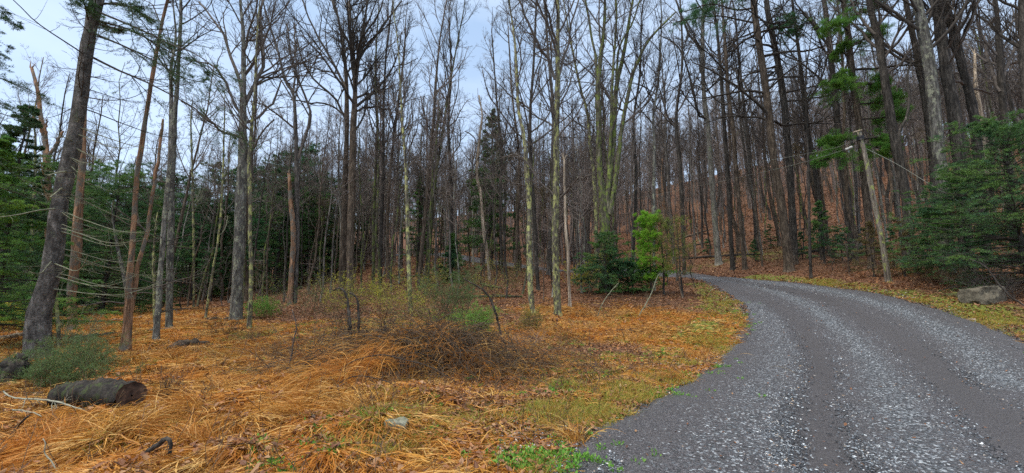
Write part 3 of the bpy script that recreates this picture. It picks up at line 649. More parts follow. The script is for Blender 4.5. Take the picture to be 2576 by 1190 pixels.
# ---- dead snags, left
T('dead_snag', 'thick broken orange snag just right of the leaning spruce', None, [(182, 805, 22), (180, 745, 22), (192, 650, 24), (195, 600, 23), (200, 500, 20), (208, 400, 15), (212, 300, 12), (217, 235, 7)], 16.5, 'snag', 'twigb', 0, n1=0, n2=0, snag=True, deadlow=6, cat='dead tree')
T('dead_snag', 'forked dead snag with split tops behind the leaning spruce, tallest at the far left', None, [(122, 790, 17), (120, 600, 17), (118, 480, 17), (116, 400, 15), (112, 345, 12), (102, 290, 11), (95, 230, 9), (80, 172, 7)], 22, 'snag', 'twigb', 0, n1=0, n2=0, snag=True, deadlow=4,
  stems=[[(113, 350, 9), (100, 315, 8), (84, 290, 6)], [(118, 400, 9), (140, 365, 8), (160, 330, 5)], [(114, 350, 6), (118, 300, 4)]], cat='dead tree')
T('dead_snag', 'slender barkless orange trunk leaning with a second stem at its foot, left of the clearing', None,
  [(315, 885, 27), (321, 810, 24), (327, 730, 18), (334, 640, 15), (340, 560, 13), (348, 450, 12), (362, 350, 12), (385, 190, 10), (412, 45, 8), (424, 0, 7)], None, 'snag', 'twig', 3, n1=10, lstart=.7, n2=4, n3=3, n4=0, lr=.14, up=.05, deadlow=5,
  stems=[[(324, 800, 14), (335, 740, 12), (355, 655, 11), (370, 595, 10), (384, 500, 9), (398, 400, 8), (410, 300, 6)]], cat='dead tree')
T('bare_tree', 'dark straight trunk with dead side twigs right of the forked orange snag', None, [(392, 866, 18), (400, 760, 16), (406, 680, 14), (413, 600, 13), (420, 500, 12), (427, 400, 11), (431, 250, 10), (430, 170, 8)], None, 'mottle', 'twigd', 4, n1=10, lstart=.6, n2=5, n3=4, n4=2, lr=.14, deadlow=16)
T('bare_tree', 'pale grey scaly trunk standing behind the dark trunk with dead side twigs', None, [(427, 826, 18), (430, 700, 18), (433, 600, 17), (434, 440, 15), (440, 300, 12), (450, 150, 9), (455, 0, 8)], None, 'mottle', 'twigd', 5, n1=12, lstart=.5, n2=5, n3=4, n4=2, lr=.16, deadlow=14)
for k, (sp_, bk) in enumerate([([(517, 803, 7), (530, 720, 7), (541, 650, 6), (551, 590, 6), (560, 480, 5), (566, 300, 4)], 'lichen'), ([(487, 775, 6), (487, 700, 6), (487, 600, 6), (484, 450, 5), (480, 300, 4)], 'lichen'), ([(82, 760, 9), (80, 680, 9), (83, 590, 8), (86, 470, 7), (88, 350, 5)], 'lichen'),
          ([(292, 600, 8), (300, 640, 9), (318, 720, 9)][::-1], 'mottle'), ([(385, 640, 6), (388, 720, 7), (390, 830, 8)][::-1], 'lichen'), ([(140, 700, 8), (143, 740, 8), (146, 800, 9)][::-1], 'lichen')]):
    T('sapling', ['thin pale sapling leaning right, left of the big grey trunk', 'very thin straight pale sapling among dark conifers', 'thin whitish lichened sapling left of the leaning spruce', 'short crooked grey sapling leaning left behind the orange barkless trunk',
                  'thin lichened sapling between the orange trunk and the dark straight trunk', 'thin lichened sapling close behind the foot of the leaning spruce'][k], None, sp_, [None, None, 21, 22, 19, 13][k], bk, 'twigl', 2, n1=8, lstart=.3, n2=4, n3=3, n4=0, lr=.12, cat='sapling')
# ---- big grey tree left of centre
T('bare_tree', 'biggest smooth grey trunk left of centre with a mossy burl and curving upper limbs', None,
  [(592, 812, 34), (594, 780, 30), (596, 700, 30), (602, 600, 30), (605, 500, 29), (610, 420, 27), (612, 340, 23), (613, 250, 15), (614, 150, 12), (613, 80, 10), (606, 0, 7)], None, 'mottle', 'twig', 5, lstart=.55, n1=20, lr=.22,
  limbs=[[(609, 235, 10), (588, 160, 9), (565, 95, 7), (535, 50, 6), (500, 5, 5)], [(606, 285, 9), (580, 235, 8), (560, 195, 7), (530, 162, 5), (478, 152, 3)], [(616, 262, 12), (640, 215, 10), (664, 168, 9), (661, 110, 8), (654, 35, 7), (662, 0, 6)],
         [(616, 310, 9), (648, 296, 8), (688, 252, 6), (706, 205, 4)], [(613, 150, 7), (622, 90, 6), (640, 40, 5), (650, -10, 4)], [(604, 345, 8), (560, 330, 7), (520, 300, 6), (480, 265, 4), (455, 255, 3)], [(610, 420, 6), (650, 350, 5), (690, 300, 4)]])
T('bare_tree', 'slim yellow-lichened trunk just right of the big grey trunk', None, [(627, 830, 14), (633, 700, 12), (631, 600, 11), (632, 500, 10), (629, 420, 10), (632, 350, 9), (640, 260, 7), (644, 160, 5), (650, 60, 4)], None, 'lichen', 'twig', 3, n1=12, lstart=.4, lr=.14, n2=5, n3=4, n4=2)
T('dead_snag', 'broken orange-brown snag with bare wood, left of the twin dark trunks', None, [(729, 770, 17), (732, 700, 14), (738, 595, 14), (731, 500, 12), (727, 440, 8)], None, 'snag', 'twig', 0, n1=0, n2=0, snag=True, deadlow=3, cat='dead tree')
T('bare_tree', 'grey tree forking widely above the broken orange snag', None, [(741, 760, 14), (748, 600, 14), (747, 550, 14), (746, 400, 12), (744, 325, 10), (739, 240, 8), (719, 205, 7), (699, 125, 6), (678, 60, 5), (662, 0, 4)], 25.5, 'grey', 'twig', 5, lstart=.45, n1=16,
  limbs=[[(748, 400, 9), (765, 350, 8), (777, 320, 8), (779, 272, 7), (752, 200, 6), (733, 135, 5), (722, 60, 4)], [(744, 325, 6), (700, 290, 5), (660, 262, 4), (630, 255, 3)], [(738, 240, 6), (745, 150, 5), (740, 60, 4)]])
# ---- twin dark trunks
T('bare_tree', 'left trunk of the close pair of tall dark trees behind the brush', None, [(861, 725, 23), (865, 600, 20), (869, 450, 16), (872, 350, 14), (873, 250, 13), (868, 150, 9), (858, 80, 7), (840, 0, 5)], None, 'brown', 'twigd', 5, lstart=.5, n1=16, lr=.24,
  limbs=[[(870, 300, 8), (845, 250, 7), (800, 210, 6), (765, 158, 5), (748, 100, 4)], [(870, 220, 9), (845, 170, 8), (800, 95, 6), (775, 40, 5), (762, 0, 4)], [(869, 180, 7), (860, 110, 6), (850, 40, 5)], [(872, 290, 6), (830, 265, 5), (770, 258, 4), (730, 250, 3)]])
T('bare_tree', 'right trunk of the close pair, many spreading limbs high above the brush', None, [(881, 748, 24), (883, 600, 21), (887, 450, 20), (889, 330, 18), (892, 230, 14), (888, 150, 11), (881, 90, 9), (878, 0, 7)], None, 'brown', 'twigd', 5, lstart=.5, n1=22, lr=.25,
  limbs=[[(893, 235, 10), (905, 130, 9), (915, 60, 7), (926, 0, 5)], [(903, 150, 8), (932, 108, 7), (975, 50, 5), (1010, 2, 4)], [(898, 280, 7), (930, 268, 6), (985, 275, 4)], [(890, 190, 9), (880, 120, 8), (855, 60, 6), (835, 0, 5)], [(895, 180, 7), (910, 100, 6), (950, 40, 5), (965, -5, 4)], [(893, 330, 6), (915, 290, 5), (935, 220, 4), (950, 150, 3)]])
# ---- centre group
CG = [
 ('slim dark trunk left of the pale peeling tree, nearer the twin trunks', [(939, 722, 10), (940, 600, 10), (943, 480, 9), (950, 330, 8), (945, 200, 6), (950, 60, 4)], 31, 'moss'),
 ('slim dark trunk midway between the twin trunks and the pale peeling tree', [(956, 728, 12), (958, 600, 11), (962, 450, 10), (963, 300, 8), (970, 150, 6), (985, 30, 4)], 30, 'dark'),
 ('brown trunk leaning slightly right behind the pale peeling tree', [(978, 700, 11), (975, 600, 10), (982, 440, 9), (995, 320, 8), (1010, 200, 6), (1020, 90, 4)], 34, 'brown'),
 ('tall slender tree with pale peeling bark in front of the hillside slope', [(1032, 786, 14), (1029, 700, 13), (1025, 600, 11), (1022, 500, 10), (1018, 400, 8), (1010, 300, 7), (1006, 200, 5), (1000, 100, 4), (990, 30, 3)], None, 'lichen'),
 ('left one of two trunks leaning right, just right of the peeling tree', [(1054, 722, 13), (1062, 620, 12), (1072, 520, 11), (1080, 430, 10), (1090, 320, 8), (1097, 210, 7), (1106, 110, 5), (1120, 20, 4)], None, 'brown'),
 ('right one of two trunks leaning right, just right of the peeling tree', [(1071, 712, 14), (1080, 620, 12), (1090, 500, 10), (1106, 390, 8), (1123, 280, 7), (1140, 170, 5), (1160, 60, 4)], None, 'moss'),
 ('straight black trunk rising behind the small dark hemlock', [(1134, 690, 10), (1137, 595, 10), (1134, 450, 9), (1129, 300, 8), (1136, 180, 6), (1130, 60, 4)], 33, 'dark'),
 ('thin dark trunk behind the big centre hemlock', [(1262, 640, 8), (1258, 500, 8), (1262, 380, 7), (1250, 250, 5), (1240, 120, 4)], 36, 'dark'),
 ('thin brown trunk left of the green-lichened trunk', [(1300, 690, 8), (1300, 560, 8), (1306, 400, 7), (1290, 250, 5), (1280, 100, 4)], 34, 'brown')]
for i, (lb, sp_, Y_, bk) in enumerate(CG):
    T('bare_tree', lb, None, sp_, Y_, bk, ['twig', 'twigr', 'twigd'][i % 3], 4, lstart=.32, n1=18, n2=7, n3=5, n4=3, lr=.2, up=.12, ang=(22, 48), lmax=5)
T('dead_snag', 'twisted snag with flaking pale bark and a hanging white branch', None, [(1231, 706, 10), (1226, 645, 10), (1216, 580, 10), (1209, 490, 9), (1199, 440, 9), (1203, 380, 8), (1208, 330, 7), (1213, 290, 5), (1205, 240, 4)], None, 'snagp', 'twig', 0, n1=10, lstart=.6, n2=4, n3=3, n4=0, lr=.14,
  limbs=[[(1200, 440, 6), (1188, 445, 5), (1192, 400, 4), (1197, 350, 4), (1170, 330, 3)], [(1200, 435, 4), (1182, 445, 3), (1178, 500, 2)]], cat='dead tree')
T('bare_tree', 'green-lichened slender trunk left of the central mottled tree', None, [(1342, 792, 17), (1336, 745, 17), (1332, 660, 17), (1330, 595, 16), (1332, 540, 16), (1326, 450, 14), (1319, 350, 11), (1305, 275, 9), (1298, 150, 8), (1290, 70, 6), (1280, 0, 4)], None, 'lichen', 'twig', 5, n1=14, lstart=.5, lr=.22,
  limbs=[[(1322, 400, 6), (1290, 390, 5), (1260, 400, 3)], [(1328, 470, 5), (1290, 460, 4), (1250, 440, 3)]])
T('bare_tree', 'dark trunk between the green-lichened trunk and the central mottled tree', None, [(1352, 690, 12), (1345, 560, 12), (1335, 400, 11), (1334, 275, 9), (1343, 150, 7), (1350, 0, 6)], 27, 'dark', 'twig', 5, n1=16, lstart=.35, lr=.24)
T('bare_tree', 'central tree with mottled lichen bark, thick base in orange grass and low side limb', None,
  [(1404, 800, 28), (1403, 775, 24), (1400, 695, 21), (1398, 595, 20), (1400, 450, 19), (1400, 325, 18), (1402, 225, 16), (1402, 100, 12), (1403, 0, 10)], None, 'lichen', 'twig', 6, lstart=.55, n1=18, lr=.24,
  limbs=[[(1396, 200, 9), (1380, 150, 8), (1358, 118, 8), (1318, 30, 6), (1300, -10, 5)], [(1398, 110, 7), (1383, 45, 6), (1370, 0, 5)], [(1406, 192, 9), (1420, 140, 8), (1430, 105, 7), (1443, 40, 6), (1457, -5, 5)],
         [(1406, 500, 8), (1425, 478, 7), (1450, 452, 6), (1465, 450, 5), (1488, 440, 3)], [(1450, 452, 4), (1462, 435, 3), (1466, 405, 2)], [(1396, 495, 6), (1375, 475, 5), (1355, 455, 5), (1330, 415, 4), (1300, 395, 3), (1288, 392, 2)], [(1400, 350, 5), (1440, 300, 4), (1480, 240, 3), (1500, 170, 2)], [(1400, 300, 5), (1370, 250, 4), (1350, 180, 3)]])
T('dead_snag', 'thin pale peeling snag just right of the central mottled tree', None, [(1434, 775, 11), (1430, 695, 9), (1427, 620, 9), (1422, 560, 8), (1421, 470, 7), (1419, 400, 5)], None, 'snagp', 'twig', 0, n1=0, n2=0, snag=True, deadlow=3, cat='dead tree')
T('bare_tree', 'thick grey trunk low behind the central mottled tree, at the road bend', None, [(1381, 683, 17), (1383, 600, 15), (1388, 450, 14), (1392, 300, 11), (1380, 150, 8), (1370, 20, 6)], 38, 'grey', 'twig', 6, n1=16, lstart=.4, lr=.24)
# ---- multi-stem tree above the hemlock bush
T('bare_tree', 'large multi-stemmed mossy tree fanning upward from behind the dark hemlock bush', None,
  [(1524, 720, 36), (1523, 640, 34), (1522, 560, 32), (1514, 470, 20), (1509, 400, 17), (1508, 325, 16), (1505, 225, 15), (1509, 165, 13), (1520, 60, 9), (1522, 0, 8)], 25.5, 'moss', 'twig', 6, lstart=.55, n1=12, lr=.24,
  stems=[[(1524, 540, 24), (1530, 470, 20), (1537, 400, 18), (1543, 350, 16), (1550, 225, 14), (1568, 140, 11), (1588, 25, 8), (1592, 0, 7)], [(1530, 540, 20), (1546, 460, 16), (1557, 380, 13), (1568, 300, 12), (1592, 190, 10), (1615, 130, 8), (1640, 90, 7), (1700, 30, 4)],
         [(1532, 440, 10), (1538, 300, 9), (1540, 200, 8), (1548, 100, 7), (1550, 0, 6)], [(1506, 230, 9), (1498, 150, 8), (1488, 90, 7), (1473, 0, 6)], [(1550, 230, 8), (1558, 120, 6), (1590, 60, 5), (1610, 0, 4)]])
T('bare_tree', 'thin lichened tree curving left beside the multi-stemmed tree', None, [(1500, 660, 11), (1499, 560, 11), (1494, 450, 10), (1484, 360, 9), (1478, 290, 8), (1458, 215, 7), (1440, 130, 6), (1425, 40, 4)], 28, 'lichen', 'twig', 4, n1=16, lstart=.4, lr=.2)
RG = [
 ('thin black trunk right of the multi-stemmed tree', [(1593, 640, 8), (1596, 560, 8), (1599, 440, 8), (1591, 310, 7), (1608, 180, 6), (1612, 40, 4)], 30, 'dark'),
 ('straight thin trunk with white lichen spots behind the bright green pine', [(1645, 670, 9), (1644, 540, 9), (1645, 440, 9), (1646, 360, 8), (1644, 290, 7), (1656, 200, 6), (1664, 60, 4)], 26, 'mottle'),
 ('dark trunk leaning right beside the small bright green pine', [(1720, 640, 10), (1714, 500, 12), (1709, 410, 11), (1700, 300, 9), (1716, 160, 7), (1712, 20, 5)], 36, 'dark'),
 ('beech-like smooth grey trunk with a high fork, between the bright pine and the road', [(1808, 656, 20), (1803, 600, 17), (1798, 550, 16), (1790, 425, 15), (1783, 325, 13), (1773, 240, 12), (1768, 130, 11), (1770, 0, 8)], 37, 'beech'),
 ('narrow dark trunk immediately right of the smooth beech', [(1841, 640, 13), (1838, 595, 12), (1828, 425, 11), (1818, 300, 11), (1813, 200, 9), (1805, 100, 8), (1793, 0, 6)], 34, 'dark'),
 ('dark brown trunk second right of the smooth beech', [(1870, 640, 13), (1865, 595, 12), (1853, 450, 11), (1843, 325, 11), (1830, 225, 10), (1822, 100, 8), (1815, 0, 6)], 33, 'brown'),
 ('slim dark trunk leaning left between the beech and the tall pine', [(1905, 640, 10), (1895, 480, 10), (1880, 330, 9), (1862, 180, 7), (1850, 40, 5)], 40, 'dark'),
 ('thin jet-black trunk standing just right of the double pine trunks', [(2040, 690, 8), (2037, 595, 8), (2034, 450, 7), (2030, 330, 6), (2026, 200, 4)], 25, 'dark'),
 ('dark trunk right of the double pine trunks with a left curve near the top', [(2066, 600, 13), (2056, 470, 13), (2045, 400, 12), (2027, 300, 12), (2015, 180, 10), (2003, 90, 8), (1992, 0, 7)], 31, 'dark'),
 ('dark wide trunk between the double pine and the utility pole', [(2142, 610, 20), (2132, 500, 19), (2117, 400, 18), (2107, 300, 17), (2092, 150, 14), (2074, 0, 12)], 29, 'dark'),
]
for i, (lb, sp_, Y_, bk) in enumerate(RG):
    T('bare_tree', lb, None, sp_, Y_, bk, ['twig', 'twigd'][i % 2], 6, lstart=.42, n1=15, lr=.22, up=.1, lmax=6,
      limbs=[[(1769, 130, 9), (1752, 108, 8), (1738, 95, 7), (1722, 60, 6), (1700, 0, 5)], [(1780, 300, 8), (1758, 290, 7), (1728, 165, 5), (1700, 110, 4), (1660, 90, 3)]] if i == 3 else ())
# ---- pines, right of centre, by the road
T('pine_tree', 'tall grey pine trunk at the outer road bend, left one of the double trunks', None, [(1986, 684, 32), (1981, 640, 25), (1967, 525, 24), (1947, 400, 21), (1937, 300, 19), (1923, 200, 19), (1908, 100, 18), (1895, 0, 16)], None, 'brown', 'twigd', 7, lstart=.4, n1=26, ang=(60, 95), lr=.24, up=.0, n2=6, n3=4, n4=0,
  foliage=pine_boughs([[(1900, 20, 6), (1850, 25, 5), (1790, 10, 4), (1720, 30, 3)], [(1908, 60, 6), (1860, 50, 5), (1800, 40, 4), (1700, 55, 3)], [(1900, 10, 5), (1870, -20, 4), (1830, -10, 3)], [(1912, 50, 5), (1950, 60, 4), (1990, 55, 3), (2020, 62, 2)]], 'pinedark', 160, .15, .011, 20, .35), cat='pine')
T('pine_tree', 'dark pine trunk standing close behind the roadside grey pine', None, [(2000, 668, 20), (1990, 500, 19), (1977, 300, 18), (1962, 175, 17), (1947, 100, 16), (1932, 20, 14)], 31, 'dark', 'twigd', 7, lstart=.45, n1=20, ang=(60, 95), lr=.2, up=0, n2=6, n3=4, n4=0,
  foliage=pine_boughs([[(1940, 60, 5), (1975, 55, 4), (2010, 70, 3)], [(1945, 90, 5), (1985, 80, 4), (2015, 85, 3)]], 'pinedark', 160, .15, .011, 20, .35), cat='pine')
T('pine_tree', 'pine behind the utility pole with flat bright green lower boughs', None, [(2190, 640, 19), (2178, 500, 19), (2167, 375, 18), (2152, 250, 17), (2132, 75, 16), (2122, 0, 14)], 25, 'brown', 'twigd', 7, lstart=.5, n1=20, ang=(60, 95), lr=.18, up=0, n2=5, n3=4, n4=0,
  foliage=pine_boughs([[(2165, 345, 6), (2130, 352, 5), (2095, 352, 4), (2078, 356, 3)], [(2170, 350, 6), (2215, 345, 5), (2250, 352, 3)], [(2170, 360, 5), (2210, 372, 4), (2245, 375, 3)], [(2160, 300, 5), (2200, 298, 4), (2270, 292, 3)], [(2160, 262, 5), (2205, 258, 4), (2250, 250, 3)], [(2150, 210, 5), (2205, 210, 4), (2220, 205, 3)],
      [(2150, 360, 5), (2110, 388, 4), (2060, 405, 3)], [(2140, 120, 5), (2170, 100, 4), (2200, 85, 3)], [(2135, 80, 5), (2110, 60, 4), (2085, 70, 3)], [(2140, 150, 4), (2115, 130, 4), (2100, 150, 3)], [(2130, 30, 5), (2160, 10, 4), (2200, 20, 3)], [(2145, 180, 4), (2120, 190, 3), (2100, 200, 2)], [(2148, 205, 4), (2115, 225, 3), (2090, 215, 2)]], 'pine', 230, .17, .011, 22, .6), cat='pine')
RB = [
 ('thick dark trunk right of the utility pole forking left near the top', [(2282, 640, 22), (2280, 500, 22), (2252, 350, 22), (2232, 225, 20), (2212, 100, 18), (2187, 0, 15)], 23, 'dark', [[(2204, 85, 9), (2180, 65, 8), (2155, 30, 7), (2140, 0, 6)], [(2225, 190, 7), (2265, 160, 6), (2300, 110, 5)]]),
 ('black crooked vine-like trunk looping beside the thick dark fork', [(2300, 640, 12), (2288, 540, 11), (2270, 400, 9), (2263, 332, 8), (2278, 305, 7), (2287, 250, 7), (2281, 190, 6), (2290, 160, 5)], 21, 'dark', ()),
 ('trunk with long left limb, third large trunk right of the pole', [(2352, 560, 17), (2345, 420, 17), (2332, 300, 17), (2302, 125, 15), (2282, 25, 13), (2278, 0, 12)], 24, 'dark', [[(2300, 158, 8), (2270, 150, 7), (2232, 128, 6), (2215, 110, 4)]]),
 ('broad lichen-speckled trunk rising above the right hemlock, left of the black one', [(2378, 560, 30), (2370, 450, 30), (2357, 350, 29), (2345, 230, 28), (2332, 125, 27), (2307, 0, 23)], 20, 'mottle', ()),
 ('broad black trunk directly behind the top of the right hemlock', [(2425, 560, 31), (2407, 350, 30), (2390, 240, 28), (2377, 175, 26), (2357, 25, 24), (2352, 0, 24)], 21, 'dark', [[(2385, 190, 8), (2420, 210, 7), (2495, 237, 5)]]),
 ('dark trunk forking right high above the right hemlock', [(2475, 560, 24), (2452, 300, 22), (2422, 175, 20), (2397, 75, 20), (2377, 0, 18)], 22, 'dark', [[(2412, 115, 11), (2425, 92, 10), (2437, 55, 9), (2464, 0, 8)]]),
 ('many-limbed dark tree near the upper right corner', [(2545, 520, 17), (2530, 330, 16), (2517, 150, 15), (2512, 60, 12), (2505, 0, 10)], 26, 'dark', [[(2520, 200, 9), (2545, 140, 8), (2568, 100, 6)], [(2518, 230, 9), (2490, 170, 8), (2475, 90, 6)], [(2525, 280, 8), (2500, 210, 7), (2455, 170, 5)]]),
 ('dark trunk cut by the right edge of the view', [(2600, 620, 26), (2588, 300, 24), (2574, 0, 20)], 19, 'dark', ()),
]
for i, (lb, sp_, Y_, bk, lm) in enumerate(RB):
    T('bare_tree', lb, None, sp_, Y_, bk, 'twigd' if i % 2 else 'twig', 7 if i != 1 else 1, lstart=.5, n1=14 if i != 1 else 3, lr=.2 if i != 1 else .06, n2=7, n3=5, n4=3, limbs=lm, lmax=6, lump=.03 if i != 1 else .06)
T('dead_snag', 'pale broken snag above the right hemlock', None, [(2480, 520, 13), (2472, 325, 12), (2457, 225, 10), (2452, 135, 5)], 25, 'snagp', 'twig', 0, n1=0, n2=0, snag=True, cat='dead tree')
T('dead_snag', 'reddish pale snag between the pole and the right hemlock', None, [(2382, 440, 12), (2372, 360, 10), (2362, 290, 6)], 27, 'snag', 'twig', 0, n1=0, n2=0, snag=True, cat='dead tree')
T('dead_snag', 'short orange snag on the hillside right of the bright pine', None, [(1672, 560, 8), (1667, 480, 8), (1665, 400, 5)], 50, 'snag', 'twig', 0, n1=0, n2=0, snag=True, cat='dead tree')

# ================================================================ evergreens
def evergreen(name, label, cat, loc, H, W, mt, nb=60, n2=9, per=30, ln=.07, wd=.016, t0=.1, tw='twigd', droop=-.02, trr=None, group=None, shape='cone', flat=.75, el=(-.15, .15), up=0., n3=4, lean=(0, 0), asym=None, reuse=None, rz=0, bk='dark'):
    t = thing(name, loc, label, cat, group, rz)
    if reuse:
        for c_ in reuse.children:
            d_ = c_.copy(); COL.objects.link(d_); d_.parent = t
        return t
    NN = 14; z = np.linspace(0, H, NN); q = np.stack([lean[0] * (z / H) ** 1.3 * H, lean[1] * z, z - .15 * (z < .01)], 1); q[1:-1, :2] += rng.standard_normal((NN - 2, 2)) * .01 * H ** .5
    r0 = trr or H * .012 + .01; rd = r0 * np.linspace(1.1, .12, NN)
    mb = MB(); tubes(mb, q[None], rd[None], 8, .03); link('trunk', mb.mesh('trunk', M[bk]), t)
    tt = t0 + (.99 - t0) * (np.arange(nb) + rng.random(nb)) / nb; p, _, r = sample(q[None], rd[None], np.zeros(nb, int), tt)
    k = (tt - t0) / (1 - t0)
    wf = {'cone': 1 - k * .93, 'egg': np.sqrt(np.clip(1 - (k * 1.15 - .25) ** 2, .03, 1)), 'bush': np.sqrt(np.clip(1 - k ** 2, .05, 1)), 'top': .35 + .75 * np.sin(k * 2.9)}[shape]
    Ln = W * wf * (.6 + .55 * rng.random(nb)); az = rng.random(nb) * 6.283 if asym is None else rng.normal(asym, 1.5, nb); e_ = el[0] + (el[1] - el[0]) * rng.random(nb) + .5 * k * (shape != 'top')
    d = np.stack([np.cos(az) * np.cos(e_), np.sin(az) * np.cos(e_), np.sin(e_)], 1)
    A = paths(p, d, Ln, 9, droop, .05); ra = np.linspace(1, .25, 9)[None] * (.006 + .006 * Ln)[:, None]
    bm_ = MB(); tubes(bm_, A, ra, 4); B_, rb = grow(A, ra, n2, .12, 1, (35, 65), .42, 6, droop, .06, .5, .003, flat=flat); tubes(bm_, B_, rb, 3)
    link('crown', bm_.mesh('crown', TW[tw]), t)
    lf = MB()
    if n3: C_, rc = grow(B_, rb, n3, .15, 1, (30, 60), .5, 4, droop, .06, .6, .003, flat=flat); leafs(lf, C_, per, ln, wd, .85, .0, .5, .05, .01)
    leafs(lf, B_, per, ln, wd, .85, .0, .5, .1, .012); leafs(lf, A, per, ln, wd, .85, 0, .5, .35, .012)
    link('foliage', lf.mesh('foliage', LF[mt], False), t); return t
def on(x, y, dz=0): return (x, y, h(x, y) + dz)
def gpt(u, v, Y=None):
    if Y is None: g = G(u, v); return tuple(g)
    p = P(u, v, Y); return on(p[0], p[1])
E = evergreen
# left edge hemlocks / spruces
E('hemlock_tree', 'dense bright green hemlock filling the left edge of the view', 'hemlock', gpt(-95, 800, 12.5), 6.6, 3.4, 'hemlockb', 140, 10, 30, .06, .013, .08, el=(-.2, .1))
E('spruce_tree', 'tall dark spruce at the far left edge, behind the nearest hemlock', 'spruce', gpt(-20, 800, 17), 9.5, 2.6, 'sprucen', 110, 9, 30, .08, .016, .10, el=(-.25, 0))
E('hemlock_tree', 'wispy tall hemlock reaching drooping boughs in at the upper left corner', 'hemlock', gpt(-250, 820, 9.5), 12, 2.7, 'sprucen', 60, 9, 22, .05, .010, .36, el=(-.35, 0), droop=-.05)
hb = E('hemlock_tree', 'green hemlock between the leaning spruce and the orange barkless trunk', 'hemlock', gpt(255, 790, 23.5), 8.4, 3.6, 'hemlock', 120, 10, 30, .085, .018, .04, el=(-.2, .1), shape='egg')
E('hemlock_tree', 'low green hemlock behind the left foot of the leaning spruce', 'hemlock', gpt(30, 790, 22), 7, 3.0, 'hemlock', reuse=hb, rz=2)
E('hemlock_tree', 'dark green hemlock behind the thick broken orange snag', 'hemlock', gpt(150, 790, 27), 7, 3.0, 'hemlock', reuse=hb, rz=4)
# centre
E('hemlock_tree', 'tall dark green hemlock left of the central mottled tree, pointed top', 'hemlock', gpt(1236, 650, 42), 17, 4.4, 'hemlock', 110, 9, 22, .15, .034, .10, el=(-.15, .15), asym=None)
E('hemlock_tree', 'small dark hemlock with narrow crown on the slope near the centre', 'hemlock', gpt(1138, 690, 31), 3.6, 1.25, 'hemlock', 80, 9, 20, .08, .018, .03)
E('hemlock_tree', 'slender green hemlock behind the pair of right-leaning trunks', 'hemlock', gpt(1050, 660, 40), 9.5, 1.9, 'hemlock', 70, 8, 18, .11, .024, .2)
E('hemlock_bush', 'dark hemlock bush wrapped round the foot of the multi-stemmed tree', 'hemlock', gpt(1524, 738, 24.3), 3.5, 2.0, 'hemlock', 60, 9, 26, .065, .015, .06, shape='bush', tw='twigd')
E('hemlock_bush', 'low spreading dark evergreen between the hemlock bush and the bright pine', 'hemlock', gpt(1580, 742, 24.6), 1.7, 2.0, 'hemlock', 60, 9, 22, .07, .018, .05, shape='bush', el=(-.1, .5))
E('young_pine', 'small bright green pine left of the two thin roadside pines', 'pine', gpt(1640, 742, 24), 4.5, 1.35, 'bright', 64, 7, 32, .12, .0065, .10, shape='egg', flat=.3, el=(.1, .5), up=.05, bk='brown')
E('young_pine', 'thin olive-green pine with bare lower trunk, just right of the bright pine', 'pine', gpt(1671, 741), 4.3, 1.4, 'olive', 40, 6, 13, .12, .0075, .26, shape='egg', flat=.3, el=(.0, .5), bk='dark')
E('young_pine', 'thin sparse pine with bare dark trunk nearest the road bend', 'pine', gpt(1717, 748), 4.1, 1.15, 'olive', 36, 5, 7, .12, .0075, .26, shape='egg', flat=.3, el=(.0, .5), bk='dark', lean=(-.02, 0))
# right hemlock mass
E('hemlock_tree', 'large spreading hemlock filling the right edge behind the boulder', 'hemlock', gpt(2590, 735, 15.5), 6.6, 4.0, 'hemlock', 150, 11, 30, .05, .013, .06, shape='bush', el=(-.2, .25), bk='dark')
E('hemlock_tree', 'broad drooping hemlock left of the boulder, in front of the broad dark trunks', 'hemlock', gpt(2450, 725, 18), 4.9, 2.3, 'hemlock', 120, 10, 28, .055, .014, .08, shape='bush', el=(-.2, .2))
E('hemlock_sapling', 'small browning evergreen sapling beside the foot of the utility pole', 'hemlock', gpt(2200, 700, 22), 3.0, 1.2, 'browning', 40, 7, 7, .06, .02, .1, tw='twigo')
E('hemlock_sapling', 'browning thin evergreen right of the utility pole', 'hemlock', gpt(2280, 708, 21), 3.0, 1.3, 'browning', 44, 7, 6, .06, .02, .1, tw='twigo')
E('hemlock_sapling', 'sparse dark evergreen sapling on a thin black stem across the road', 'hemlock', gpt(2138, 690, 25), 2.7, .9, 'hemlock', 26, 6, 7, .07, .02, .35)
E('hemlock_sapling', 'dark evergreen sapling just behind the double pine trunks', 'hemlock', gpt(2075, 670, 29), 4.6, 1.6, 'hemlock', 40, 7, 9, .09, .03, .15)
E('hemlock_sapling', 'wide low evergreen beside the browning saplings, left of the right hemlocks', 'hemlock', gpt(2345, 690, 21), 3.2, 1.5, 'hemlock', 44, 7, 9, .08, .028, .1)
